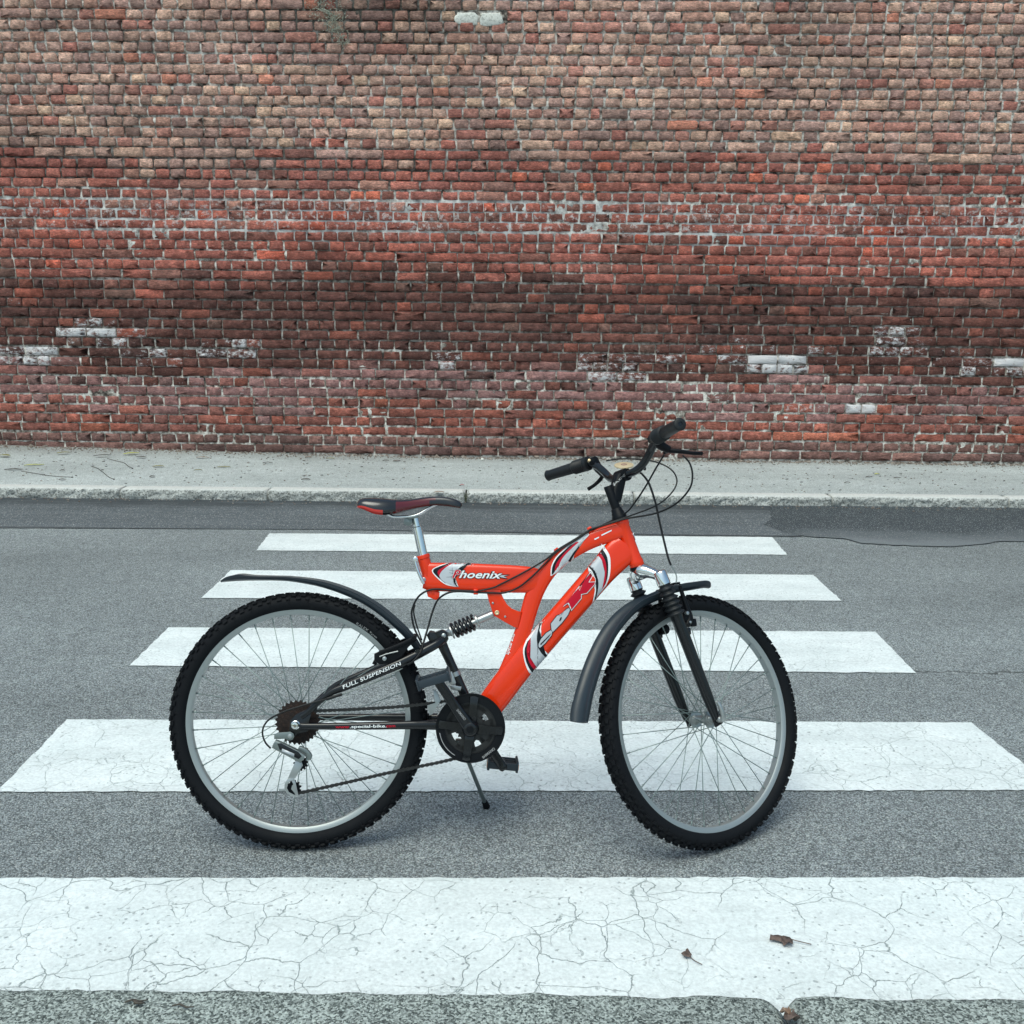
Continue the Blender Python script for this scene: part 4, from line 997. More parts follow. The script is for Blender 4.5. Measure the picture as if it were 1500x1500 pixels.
# chainset
C1 = lambda x, y: (620 + x / 9.375, 990 + y / 9.375)
cc = Bp(689.3, 1066.8, -.062)
bm = BM()
def ringsec(bm, c, y0, y1, r0, r1, a0=0, a1=360, n=64):
    full = (a1 - a0) >= 360; N_ = n if full else n + 1; G_ = []
    for k in range(N_):
        a = radians(a0 + (a1 - a0) * k / n); G_.append([bm.verts.new((c.x + r * cos(a), y, c.z + r * sin(a))) for r, y in ((r0, y0), (r1, y0), (r1, y1), (r0, y1))])
    for k in range(n):
        A_, B_ = G_[k], G_[(k + 1) % N_]
        for j in range(4): bm.faces.new((A_[j], A_[(j + 1) % 4], B_[(j + 1) % 4], B_[j]))
    if not full: bm.faces.new(G_[0]); bm.faces.new(G_[-1][::-1])
ringsec(bm, cc, -.062, -.058, .068, .0915)
ringsec(bm, cc, -.0635, -.0621, .0875, .0905)
crank = obj('chain_guard', bm, M_blackm, bike, angle=40)
bm = BM()
sprocket(bm, cc, -.056, .088, 42, .0025, .058); sprocket(bm, cc, -.049, .072, 34, .0025, .054); sprocket(bm, cc, -.042, .0395, 22, .0025, .030)
for a0, a1 in ((12, 24), (46, 84), (84, 130), (130, 196), (230, 262), (262, 284), (320, 345), (345, 372)): ringsec(bm, cc, -.0565, -.0535, .034, .062, a0, a1, 8)
ringsec(bm, cc, -.0565, -.045, .0, .036, 0, 359.9, 32)
ringsec(bm, cc, -.0565, -.0535, .052, .062)
obj('chainring', bm, M_chain, bike, smooth=False)
bm = BM()
for an in (83, -5, -98, 172):
    a = radians(an); d = V(cos(a), 0, sin(a)); nn = V(-sin(a), 0, cos(a))
    P_ = [cc + d * .012 + nn * .015, cc + d * .034 + nn * .0115, cc + d * .06 + nn * .010, cc + d * .083 + nn * .0125, cc + d * .086, cc + d * .083 - nn * .0125, cc + d * .06 - nn * .010, cc + d * .034 - nn * .0115, cc + d * .012 - nn * .015]
    prism(bm, [V(p.x, -.067, p.z) for p in P_], (0, .005, 0), bev=.0018)
lathe(bm, V(cc.x, -.0745, cc.z), (0, 1, 0), [(0, .010), (.0005, .018), (.004, .021), (.012, .024), (.02, .024)], 24)
obj('spider', bm, M_blackp, bike, angle=40)
for t_, p0, p1, h_ in (('SHIMANO', C1(825, 1140), C1(990, 1010), 4.2), ):
    bm2 = BM(); ringsec(bm2, cc, -.0624, -.058, .06, .093); bvt = BVHTree.FromBMesh(bm2); bm2.free(); text(t_, p0, p1, h_, M_grey, .0008, bvt, crank, off=.01, y=-.0624)
bm = BM(); ringsec(bm, cc, -.0628, -.0626, .0805, .0825, 188, 240, 20); obj('decal', bm, M_grey, crank)
def crankarm(name, pc, pe, y0, y1, sgn, parent):
    bm = BM(); L3 = [(pc.x, y0, pc.z, .0165, .008), ((pc.x * .8 + pe.x * .2), y0 + (y1 - y0) * .3, pc.z * .8 + pe.z * .2, .0155, .0075), ((pc.x + pe.x) / 2, (y0 + y1) / 2, (pc.z + pe.z) / 2, .0135, .007), (pe.x * .9 + pc.x * .1, y1, pe.z * .9 + pc.z * .1, .0125, .007), (pe.x, y1, pe.z, .0125, .007), (pe.x + (pe.x - pc.x) * .045, y1, pe.z + (pe.z - pc.z) * .045, .008, .006)]
    q = catmull(L3, 5); sweep(bm, [x[:3] for x in q], superell(20, 3.6), [(x[3], x[4]) for x in q])
    lathe(bm, V(pc.x, y0 - sgn * -.0, pc.z), (0, sgn, 0), [(-.004, .019), (.009, .017), (.0105, .014), (.0105, .0095), (.008, .009)], 22)
    bm.normal_update(); bv_ = BVHTree.FromBMesh(bm)
    return obj(name, bm, M_blackp, parent, angle=45), bv_
bb = Bp(688.5, 1067, -.07); pe = Bp(636.5, 990, -.086)
crank_r, cbv = crankarm('crank', V(bb.x, 0, bb.z), V(pe.x, 0, pe.z), -.0745, -.086, -1, bike)
text('SHIMANO', C1(555, 612), C1(470, 470), 4.0, M_grey, .0010, cbv, crank_r, off=.01, y=-.085) if False else text('SHIMANO', C1(452, 470), C1(562, 612), 4.0, M_grey, .0010, cbv, crank_r, off=.01, y=-.085)
bm = BM(); lathe(bm, V(bb.x, -.0865, bb.z), (0, 1, 0), [(0, .0085), (.0005, .0088), (.001, .0095), (.004, .0095)], 20); obj('crank_cap', bm, M_blackm, crank_r, angle=40)
pf = V(2 * bb.x - pe.x, 0, 2 * bb.z - pe.z)
crank_l, _q = crankarm('crank', V(bb.x, 0, bb.z), pf, .0745, .086, 1, bike)
def pedal(c, y0, y1, tilt, lab):
    bm = BM(); M3 = Matrix.Rotation(tilt, 3, 'Y'); ym = (y0 + y1) / 2; w2 = abs(y1 - y0)
    def bx(dx, dy, dz, sx, sy, sz, **k): box(bm, V(c.x, ym, c.z) + M3 @ V(dx, dy, dz), (sx, sy, sz), M3, **k)
    for s in (-1, 1):
        bx(s * .040, 0, 0, .007, w2, .030, bev=.0012)
        for q in range(6): bx(s * .040, (q - 2.5) * w2 / 6.4, .0145, .005, .006, .005)
    for s in (-1, 1): bx(0, s * (w2 / 2 - .004), 0, .082, .008, .020, bev=.0012)
    bx(0, 0, 0, .017, w2 - .01, .016, bev=.004)
    bx(.0, .012, .004, .076, .005, .010); bx(.0, -.014, .004, .076, .005, .010)
    lathe(bm, V(c.x, y0 if abs(y0) < abs(y1) else y1, c.z), (0, -1 if y1 < 0 else 1, 0), [(-.016, .006), (.01, .006)], 12)
    o = obj('pedal', bm, M_guard, bike, angle=40); o['label'] = lab
    for s in ((-1, 1) if y1 > 0 else ()):
        bm = BM(); box(bm, V(c.x, ym, c.z) + M3 @ V(s * .0425, -w2 * .1, -.002), (.005, w2 * .55, .015), M3); obj('reflector', bm, M_amber, o, smooth=False)
    for s in (-1,):
        pass
    return o
pedal(V(pe.x, 0, pe.z), -.098, -.175, radians(-16), 'near pedal at the top of its stroke')
pedal(V(pf.x, 0, pf.z), .098, .175, radians(6), 'far pedal at the bottom of its stroke')
# front derailleur
bm = BM(); a = Bp(665, 984); b = Bp(669, 994); lathe(bm, a, b - a, [(0, .0165), (.012, .0165)], 20)
pplate(bm, [(656, 985), (662, 984), (668, 1000), (664, 1008), (657, 1000)], -.028, -.018, .001)
pplate(bm, [(634, 1008), (641, 1014), (646, 1026), (640, 1034), (634, 1046), (629, 1048), (626, 1033), (638, 1030)], -.056, -.054, .0006)
pplate(bm, [(658, 1003), (676, 1006), (675, 1012), (660, 1010)], -.040, -.036, .0006)
obj('front_derailleur', bm, M_alu, bike, angle=40)
# kickstand on the far side, foot on the road
foot = BINV @ gp(712.5, 1181, 0.006); top = Bp(683, 1108, .045)
bm = BM(); tube(bm, [top + (top - foot) * .25, top, foot], .0058, 12); box(bm, top + (top - foot) * .25, (.03, .03, .02), bev=.003)
ksd = obj('kickstand', bm, M_steel, bike, angle=40)
bm = BM(); dv = (top - foot).normalized(); lathe(bm, foot - dv * .004, dv, [(0, .006), (.002, .0105), (.012, .009), (.028, .0085), (.03, .006)], 16); obj('rubber_foot', bm, M_rubber, ksd, angle=50)

# ------------------------------------------------------------------ fork, built straight and turned with the handlebar
LT = V(.950, 0, .690); LB = V(FC.x - .010, 0, FC.z + .012); LD = (LT - LB).normalized()
bm = BM()
for s in (-1, 1):
    o_ = V(0, s * .060, 0)
    tube(bm, [LB + o_ - LD * .012, LB + o_ + LD * .02, LB + o_ + LD * .06, LB + o_ + LD * .27, LB + o_ + LD * .30], [.010, .0135, .0155, .0165, .0185], 20)
    box(bm, V(FC.x, s * .056, FC.z), (.030, .006, .036), Matrix.Rotation(radians(-20), 3, 'Y'), bev=.004)
    box(bm, LB + o_ + LD * .235 + SF * .016, (.018, .014, .02), bev=.004)
pts = [LB + LD * .285 + V(0, y, 0) + SF * (.030 * (1 - (y / .06) ** 2)) + LD * (.012 * (1 - (y / .06) ** 2)) for y in [-.06, -.045, -.03, -.015, 0, .015, .03, .045, .06]]
tube(bm, pts, .009, 12)
bm.normal_update()
fork = obj('fork', bm, M_blackp, bike, M=MST, angle=50); prop(fork, label='black telescopic fork turned to the left')
for s in (-1, 1):
    bm = BM(); prof = []; b0 = LB + V(0, s * .060, 0) + LD * .29; n = 6; hgt = .085
    for k in range(n * 4 + 1):
        t = k / (n * 4); prof.append((t * hgt, (.0225 - .004 * t) + .0045 * sin(2 * pi * n * t)))
    lathe(bm, b0, LD, [(0, .018)] + prof + [(hgt, .013)], 24); obj('fork_boot', bm, M_grip, fork)
    bm = BM(); lathe(bm, b0, LD, [(hgt, .013), (hgt + .03, .013)], 20); obj('fork_stanchion', bm, M_chrome, fork)
bm = BM(); ct = [LB + V(0, s * .060, 0) + LD * .29 + LD * .092 for s in (-1, 1)]
for c_ in ct: lathe(bm, c_, LD, [(-.006, .014), (-.004, .0185), (.028, .0175), (.032, .015), (.033, .006)], 24)
cm = SA - SS * .022
L3 = [(*ct[0] , .013, .014), ]
pts = [tuple(ct[0] + LD * .014) + (.014, .012), tuple((ct[0] + LD * .014).lerp(cm, .35) + LD * .007) + (.014, .014), tuple(cm - V(0, .014, 0) + SS * .004) + (.019, .019), tuple(cm + V(0, .014, 0) + SS * .004) + (.019, .019), tuple((ct[1] + LD * .014).lerp(cm, .35) + LD * .007) + (.014, .014), tuple(ct[1] + LD * .014) + (.014, .012)]
q = catmull(pts, 5); sweep(bm, [x[:3] for x in q], superell(18, 2.4), [(x[3], x[4]) for x in q], hint=LD)
lathe(bm, cm - SS * .018, SS, [(0, .016), (.004, .020), (.030, .020), (.034, .017)], 22)
obj('fork_crown', bm, M_chrome, fork, angle=50)
bm = BM(); lathe(bm, SA - SS * .014, SS, [(0, .017), (.002, .021), (.007, .0225), (.012, .021), (.013, .019)], 26); obj('headset', bm, M_blackm, bike, M=MST, angle=45)
bm = BM(); lathe(bm, SA + SS * .133, SS, [(0, .019), (.001, .0205), (.010, .0205), (.013, .018), (.020, .0175), (.022, .0155), (.030, .0150), (.032, .013)], 26); obj('headset', bm, M_blackm, bike, M=MST, angle=45)
# quick release of the front wheel
bm = BM(); a = V(FC.x, -.062, FC.z); lathe(bm, a, (0, -1, 0), [(0, .009), (.008, .009), (.012, .006)], 16)
tube(bm, [a + V(.004, -.012, -.004), a + V(.002, -.017, .010), a + V(-.006, -.019, .032), a + V(-.013, -.017, .046)], [.007, .0075, .006, .004], 10, smooth=4)
obj('quick_release', bm, M_alu, bike, M=MST, angle=50); bm = BM(); lathe(bm, V(FC.x, .060, FC.z), (0, 1, 0), [(0, .009), (.01, .008)], 14); obj('axle_nut', bm, M_alu, bike, M=MST, angle=50)
# stem and handlebar
HC = V(.880, 0, 1.003)
bm = BM(); t0 = SA + SS * .158; t1 = SA + SS * .228
lathe(bm, t0, SS, [(0, .0125), (.070, .0125), (.0715, .0115)], 22)
sweep(bm, [tuple(t1 - SS * .045 + SF * .006), tuple(t1 - SS * .02 + SF * .022), tuple(HC - (HC - t1) * .22), tuple(HC)], superell(16, 3.2), [(.014, .013), (.018, .015), (.017, .017), (.014, .019)])
lathe(bm, HC - V(0, .022, 0), (0, 1, 0), [(0, .014), (.001, .0175), (.043, .0175), (.044, .014)], 22)
bm.normal_update(); stbv = BVHTree.FromBMesh(bm)
stem = obj('stem', bm, M_blackm, bike, M=MST, angle=45)
bm = BM(); lathe(bm, SA + SS * .2285, SS, [(0, .0118), (.0012, .0112), (.0015, .004)], 18); obj('stem_cap', bm, M_alu, stem, angle=40)
text('Acc', (901, 712), (913, 697), 4.6, M_grey, .001, stbv, stem, off=.006, y=-.013, mapper=Sp)
bm = BM(); dc = Sp(914, 683, 0); lathe(bm, dc, (-.30, -.50, 1), [(-.012, .006), (-.001, .006), (0, .024), (.001, .0265), (.004, .0265), (.005, .024)], 30); disc = obj('bell', bm, M_gold, bike, M=MST, angle=40)
bm = BM(); lathe(bm, dc + V(-.30, -.50, 1).normalized() * .005, (-.30, -.50, 1), [(0, .009), (.0008, .0085)], 20); obj('emblem', bm, NT('bell_emblem', .4, 0, (.35, .22, .16, 1)).m, disc)
hb = [(.836, .305, 1.066), (.878, .165, 1.073), (.890, .130, 1.060), (.893, .100, 1.036), (.889, .072, 1.014), (.883, .045, 1.004)]
P_ = [V(x, -y, z) for x, y, z in hb] + [HC] + [V(x, y, z) for x, y, z in hb[::-1]]
bm = BM(); rad = [.011] * len(P_); tube(bm, P_, rad, 16, smooth=6); bar = obj('handlebar', bm, M_blackp, bike, M=MST, angle=60)
levers = []
for s in (-1, 1):
    e = V(.836, s * .305, 1.066); i_ = V(.878, s * .165, 1.073); d = (e - i_).normalized(); L_ = (e - i_).length
    bm = BM(); prof = [(-.012, .013), (-.010, .0205), (.002, .0215), (.004, .0195)]
    for k in range(9): prof += [(.005 + k * .0040, .0205), (.007 + k * .0040, .0190)]
    prof += [(.042, .0205), (.046, .0170), (.047, .015)]
    lathe(bm, i_, d, prof, 26); obj('shifter', bm, M_grip, bar, M=MST, angle=35) if False else None
    sh_ = obj('shifter', bm, M_grip, bar, angle=35)
    bm = BM(); lathe(bm, i_, d, [(.047, .0155), (.05, .0165), (L_ - .010, .0150), (L_ - .002, .0168), (L_, .0160), (L_ + .002, .013), (L_ + .002, .006), (L_ - .004, .0055)], 22); obj('grip', bm, M_grip, bar, angle=35)
    # brake lever body and blade, pointing forward and down
    cl = i_ - d * .030; bm = BM(); lathe(bm, cl - d * .007, d, [(0, .0145), (.014, .0145)], 18)
    body = V(.925, s * .150, 1.044); tip = V(.957, s * .240, 1.016) if s < 0 else V(.900, s * .195, 1.006)
    sweep(bm, [tuple(cl), tuple(cl.lerp(body, .5) - V(0, 0, .004)), tuple(body)], superell(14, 3), [(.013, .013), (.011, .012), (.009, .010)])
    lathe(bm, body, V(-.1, -s * .9, -.2), [(-.004, .006), (.010, .0055), (.020, .0035)], 10)
    obj('lever_mount', bm, M_blackm, bar, angle=40)
    bm = BM(); tube(bm, [body - V(0, 0, .002), body.lerp(tip, .3) + V(.008, 0, -.001), body.lerp(tip, .65) + V(.006, 0, -.002), tip], [.0065, .006, .0052, .0056], 10, smooth=5); obj('brake_lever', bm, M_blackm, bar, angle=40)
    bm = BM(); lathe(bm, i_ - d * .012 + V(-.005, 0, .0), V(-.4, -1, .2), [(.012, .004), (.0215, .004), (.0222, .002)], 14); obj('shifter_bolt', bm, M_gold, sh_, angle=40)

# ------------------------------------------------------------------ brakes
bm = BM()
pplate(bm, [(548, 958), (556, 954), (566, 950), (590, 942), (607, 932), (611, 938), (596, 948), (590, 962), (572, 972), (556, 974), (548, 968)], -.058, -.046, .003)
ptube(bm, [(556, 956, 6), (580, 947, 5), (604, 936, 6)], -.062, .003, sm=3)
lathe(bm, Bp(607, 934, -.05), (0, 1, 0), [(-.012, .006), (.05, .005)], 12)
box(bm, Bp(552, 966, -.030), (.03, .014, .012), Matrix.Rotation(radians(-62), 3, 'Y'), bev=.002)
for y in (.046,): pplate(bm, [(556, 950), (590, 938), (607, 928), (611, 934), (596, 944), (572, 968), (556, 970)], y, y + .01, .003)
br_ = obj('rear_brake', bm, M_blackm, bike, angle=40)
bm = BM(); lathe(bm, Bp(563, 965, -.066), (0, 1, 0), [(0, .002), (.0015, .0055), (.012, .0055)], 14); tube(bm, [Bp(556, 962, -.064), Bp(566, 958, -.064), Bp(583, 954, -.064)], .0016, 6); obj('brake_bolt', bm, M_alu, br_, angle=40)
bm = BM(); S_ = lambda u, v, y=-.052: Sp(u, v, y)
tube(bm, [S_(1006, 916), S_(1010, 905), S_(1006, 890), S_(1000, 872), S_(996, 858)], [.009, .010, .0075, .006, .005], 10, smooth=4)
box(bm, S_(1014, 912, -.046), (.022, .016, .022), bev=.004); box(bm, S_(1004, 902, -.05), (.022, .016, .03), bev=.004)
m_ = S_(972, 922, .046); lathe(bm, m_ - V(0, .014, 0), (0, 1, 0), [(0, .009), (.004, .014), (.024, .014), (.028, .009)], 14)
tube(bm, [V(S_(1006, 916).x, .05, S_(1006, 916).z), V(S_(1006, 890).x, .05, S_(1006, 890).z), V(S_(996, 858).x, .045, S_(996, 858).z)], [.009, .0075, .005], 10)
tube(bm, [S_(996, 856, -.048), S_(996, 856, .04)], .0022, 8)
tube(bm, [S_(981, 857, -.03), S_(988, 855, -.04), S_(996, 854, -.048)], .0035, 8)
fb = obj('front_brake', bm, M_blackm, bike, M=MST, angle=40)
bm = BM(); lathe(bm, S_(1008, 898, -.066), (0, 1, 0), [(0, .002), (.001, .005), (.012, .005)], 12); lathe(bm, S_(1012, 911, -.062), (0, 1, 0), [(0, .002), (.001, .004), (.012, .004)], 12); obj('brake_bolt', bm, M_alu, fb, angle=40)

# ------------------------------------------------------------------ cables
def cable(px, r=.0026, label=None, n=7, mat=None):
    bm = BM(); tube(bm, [Bp(u, v, y) for u, v, y in px], r, 8, smooth=n); o = obj('cable', bm, mat or M_cable, bike)
    if label: o['label'] = label
H2 = lambda x, y, yy: (770 + x / 5, 600 + y / 5, yy)
def hy(p): return (MST @ p).y
y_near = hy(V(.85, -.22, 1.05)); y_far = hy(V(.87, .13, 1.05))
cable([(864, 775.5, -.020), (893, 767, -.024), H2(740, 798, -.03), H2(950, 760, -.06), H2(1100, 690, -.10), H2(1200, 580, -.13), H2(1222, 480, -.14), H2(1200, 390, -.14), H2(1150, 335, -.135)])
cable([(862, 778, -.018), (893, 766, -.02), H2(745, 785, -.02), H2(950, 706, .0), H2(1060, 620, .03), H2(1108, 530, .05), H2(1075, 448, .06), H2(980, 392, .08), H2(850, 366, .11), H2(700, 360, .13), H2(590, 375, .15)], .0022)
cable([(860, 780, -.016), (893, 764, .0), H2(735, 755, -.02), H2(800, 680, -.04), H2(880, 560, -.07), H2(960, 420, -.10), H2(1015, 330, -.115)], .0024)
cable([H2(830, 455, .02), H2(860, 480, .01), H2(905, 545, 0), H2(950, 680, -.01), H2(980, 820, -.01), H2(1020, 990, -.02), (979, 818, -.03), (983, 828, -.035)], .0030, 'front brake cable')
cable([(983, 828, -.035), (988, 836, -.04), (991, 845, -.045), (990.5, 854, -.05)], .0018, mat=M_steel)
cable([H2(830, 455, .02), H2(850, 430, .0), H2(875, 440, -.02), H2(870, 410, -.02), H2(850, 405, .0)], .0024)
cable([(700, 866, -.022), (722, 861, -.023), (733, 856, -.023), (766.7, 838.7, -.023), (798.7, 820, -.02), (816, 806, -.018), (842, 790, -.018), (864, 776, -.018)], .0024)
cable([(700, 868, -.022), (722, 868.5, -.02), (740, 868, -.02), (760, 860, -.023), (780, 844, -.023), (800, 824, -.02), (816, 808, -.018), (842, 792, -.018), (863, 778, -.018)], .0024)
cable([(700, 866, -.022), (664, 864.5, -.021), (640, 863, -.020), (626.7, 865, -.02), (614, 873, -.02), (606, 886, -.02), (603, 900, -.02), (607, 920, -.025), (615, 937, -.035), (622.7, 952, -.045), (627, 955, -.045)], .0027, 'looping black gear cable behind the seat tube')
cable([(700, 868, -.022), (664, 866.7, -.021), (644, 876, -.02), (634.7, 893, -.02), (626.7, 920, -.03), (620, 942.7, -.045), (616, 955, -.06), (606, 968, -.068), (597, 974, -.066)], .0027)
cable([(608, 886, .0), (606, 896, .0), (610, 915, .0), (618, 938, -.01)], .002)
cable([(396.4, 1096, -.08), (389, 1088, -.085), (384.7, 1076, -.085), (386, 1065, -.085), (393, 1055, -.083), (406, 1047, -.08), (424, 1039.6, -.077), (454, 1030.6, -.075), (478, 1024, -.074), (490, 1021, -.073)], .0024)
cable([(478, 1024, -.074), (501, 1017, -.072)], .0038)
cable([(501, 1017, -.072), (540, 1003, -.068), (590, 979, -.062)], .0014, mat=M_steel)

# ------------------------------------------------------------------ leaves, twigs and litter
def leafmat(name, c, c2, r=.6):
    t = NT(name, r); t.color(t.ramp(t.noise(120, 3), [(.35, c + (1,)), (.65, c2 + (1,))])); return t.m
M_lg = leafmat('leaf_yellow_green', (.42, .46, .06), (.60, .60, .14)); M_lo = leafmat('leaf_olive', (.16, .16, .05), (.34, .30, .08))
M_lb = leafmat('leaf_brown', (.07, .05, .042), (.17, .12, .10)); M_ld = leafmat('leaf_dark', (.03, .027, .022), (.08, .065, .05))
M_tan = leafmat('leaf_tan', (.18, .11, .075), (.36, .25, .18))
def lens_leaf(u, v, lpx, wr, ang, mat, label, z0, ppm, curl=.006, ground='far', stem=True, name='fallen_leaf', cat='leaf', group=None):
    p = gp(u, v, z0)
    if ground == 'far': p = gp(u, v, pz(p.x, min(p.y, 9.0)) + .002)
    L_ = lpx / ppm; bm = BM(); n = 10; rows = []; r = random.Random(int(u * 7 + v))
    for i in range(n + 1):
        t = i / n; wd = L_ * wr * (sin(pi * t ** .85) ** .8 if 0 < t < 1 else 0.02); x = (t - .5) * L_; h = curl * (sin(pi * t) + .6 * r.uniform(0, 1) * t)
        rows.append([bm.verts.new((x, wd * s, .002 + h + (curl * .7 * abs(s)) + r.uniform(0, .001))) for s in (-1, -.5, 0, .5, 1)])
    for A_, B_ in zip(rows, rows[1:]):
        for k in range(4): bm.faces.new((A_[k], A_[k + 1], B_[k + 1], B_[k]))
    g_ = bmesh.ops.extrude_face_region(bm, geom=bm.faces[:]); 
    for v_ in g_['geom']:
        if isinstance(v_, bmesh.types.BMVert): v_.co.z += .0006
    if stem: tube(bm, [(L_ * .48, 0, .003 + curl * .3), (L_ * .62, .003, .002), (L_ * .72, .009, .002)], .0009, 5)
    M_ = Matrix.Translation(p) @ Matrix.Rotation(ang, 4, 'Z'); o = obj(name, bm, mat); o.matrix_world = M_
    prop(o, label, cat, group); return o
GL = 'leaves and scraps blown along the far pavement'
for (u, v, l, wr, an, mat, lab) in [
    (192.5, 665, 24, .17, .5, M_lg, 'yellow green leaf close to the wall foot, the brighter of two at far left'),
    (50, 682, 28, .10, .25, M_lg, 'slender yellow green leaf lying mid pavement at the far left'),
    (7, 668, 20, .28, -.2, M_lo, 'curled olive leaf at the left edge of the picture beside the wall'),
    (93, 664, 20, .16, .5, M_lo, 'thin olive leaf touching the wall foot left of the twigs'),
    (232, 684, 17, .18, .1, M_lo, 'small olive leaf right of the curved twigs'),
    (207, 670.5, 18, .16, -.2, M_ld, 'dark brown leaf just right of the bright leaf at the wall'),
    (150, 668, 26, .10, .35, M_ld, 'dark shrivelled leaf at the upper end of a twig'),
    (20, 688.5, 26, .10, .1, M_ld, 'dark shrivelled leaf at the left end of the long twig'),
    (328, 685, 20, .12, -.05, M_lo, 'narrow green brown leaf alone above the second kerb stone'),
    (290, 689.5, 12, .10, .0, M_lo, 'tiny olive leaf left of the narrow green brown one'),
    (448, 703, 13, .22, 0, M_ld, 'black oblong scrap lying near the kerb'),
    (392, 678.7, 15, .10, .1, M_ld, 'thin grey brown leaf between the wall and the black scrap'),
    (452, 670.5, 10, .25, 0, M_tan, 'small ochre leaf against the wall above the black scrap'),
    (484, 672.5, 14, .16, -.1, M_lo, 'olive leaf at the wall left of the saddle'),
    (297, 671, 20, .14, .05, M_tan, 'pale straw coloured leaf by the crumbling wall foot'),
    (1285, 695.5, 8, .35, 0, M_lg, 'small yellow leaf alone on the right of the pavement'),
    (1273, 699.5, 12, .15, .3, M_ld, 'brown leaf just left of the small yellow one'),
    (1241, 708, 9, .2, .1, M_ld, 'brown fleck near the kerb on the right of the pavement'),
    (1314, 701, 10, .14, -.1, M_ld, 'brown fleck right of the small yellow leaf'),
    (565, 675.5, 10, .22, 0, M_ld, 'dark crumb of leaf at the wall above the saddle, left of a paler one'),
    (581, 676, 12, .2, .2, M_lb, 'brown crumb of leaf at the wall above the saddle, right of a darker one'),
    (91, 703.5, 9, .22, .2, M_ld, 'dark crumb just below the tip of the long twig'),
    (91, 690, 7, .25, .4, M_ld, 'small dark crumb just above the long twig'),
    (223, 699, 8, .4, .6, M_ld, 'dark angular crumb right of the curved twigs near the kerb'),
    (677, 711.5, 6, .3, 0, leafmat('leaf_pink', (.45, .12, .12), (.6, .25, .25)), 'tiny pink scrap on the kerb beside the weed'),
    (643, 722, 14, .18, 0, M_tan, 'ochre leaf scrap lying on the kerb above the saddle')]:
    lens_leaf(u, v, l, wr, an, mat, lab, .09, 180, stem=False, curl=.005, group=GL)
# white scrap
bm = BM(); bmesh.ops.create_icosphere(bm, subdivisions=1, radius=.018)
for v_ in bm.verts: v_.co = V(v_.co.x * R_.uniform(.8, 1.3), v_.co.y * .7, v_.co.z * R_.uniform(.6, 1.2))
o = obj('mortar_crumb', bm, M_lime, smooth=False); p = gp(706, 674, .09); o.location = (p.x, p.y, pz(p.x, p.y) + .012); prop(o, 'white crumb of fallen mortar at the wall foot above the saddle', 'rubble')
GT = 'dry twigs on the far pavement'
for pts, lab in (([(31, 690), (55, 694), (80, 697.5), (107, 699)], 'long dry twig lying nearly flat at the far left of the pavement'),
                 ([(157, 671.5), (170, 675), (182, 678), (188, 683), (195, 686)], 'bent dry twig near the wall, upper of two curved twigs'),
                 ([(133, 683), (143, 686), (150, 691), (160, 699), (168, 702)], 'curved dry twig reaching towards the kerb, lower of two curved twigs')):
    bm = BM(); W3 = []
    for u, v in pts:
        p = gp(u, v, .09); W3.append(gp(u, v, pz(p.x, min(p.y, 9)) + .005))
    o0 = W3[0].copy(); tube(bm, [tuple(p - o0) for p in W3], [.0022] * len(W3), 6, smooth=4); tube(bm, [tuple(W3[-1] - o0 - V(.012, 0, 0)), tuple(W3[-1] - o0)], .004, 6)
    o = obj('twig', bm, M_ld); o.location = o0; prop(o, lab, 'twig', GT)
# two brown leaves on the nearest stripe
def lobed(u, v, size, outline, stem, mat, label, z=.006, rot=0.0, curl=.01, ground=True):
    p = gp(u, v, z); bm = BM(); c_ = bm.verts.new((0, 0, .008)); ring = [bm.verts.new((x * size, y * size, .002 + curl * abs(noise.noise(V(x * 2, y * 2, u)))*2)) for x, y in outline]
    mid = [bm.verts.new((x * size * .55, y * size * .55, .002 + curl * .9 * abs(noise.noise(V(x, y, u + 3)))*2)) for x, y in outline]; n = len(ring)
    for k in range(n):
        bm.faces.new((ring[k], ring[(k + 1) % n], mid[(k + 1) % n], mid[k])); bm.faces.new((mid[k], mid[(k + 1) % n], c_))
    g_ = bmesh.ops.extrude_face_region(bm, geom=bm.faces[:])
    for v_ in g_['geom']:
        if isinstance(v_, bmesh.types.BMVert): v_.co.z += .0008
    o = obj('fallen_leaf', bm, mat); o.matrix_world = Matrix.Translation(p) @ Matrix.Rotation(rot, 4, 'Z')
    bm = BM(); tube(bm, [(x * size, y * size, zz) for x, y, zz in stem], .0011, 6, smooth=4); obj('stem', bm, mat, o)
    prop(o, label, 'leaf'); return o
lobed(1008, 1401, .017, [(.15, -.55), (.45, -.1), (.35, .5), (.1, .95), (-.05, 1.25), (-.2, .75), (-.35, .4), (-.9, .35), (-.6, .05), (-.85, -.25), (-.5, -.3), (-.7, -.6), (-.1, -.55)], [(.2, -.5, .004), (.7, -1.2, .003), (1.5, -1.9, .003)], M_lb, 'small torn brown leaf with a long stalk on the nearest white stripe')
lobed(1145, 1380, .019, [(1.3, -.1), (1.1, .5), (.5, .9), (-.2, 1.1), (-.9, 1.0), (-1.3, .4), (-1.45, .1), (-1.1, -.1), (-.6, -.2), (-.1, -.4), (.0, -1.0), (.5, -1.2), (1.1, -.9)], [(1.2, .1, .006), (2.2, -.2, .004), (3.4, -.6, .003)], M_lb, 'curled brown leaf with a straight stalk, the larger on the nearest white stripe', curl=.016)
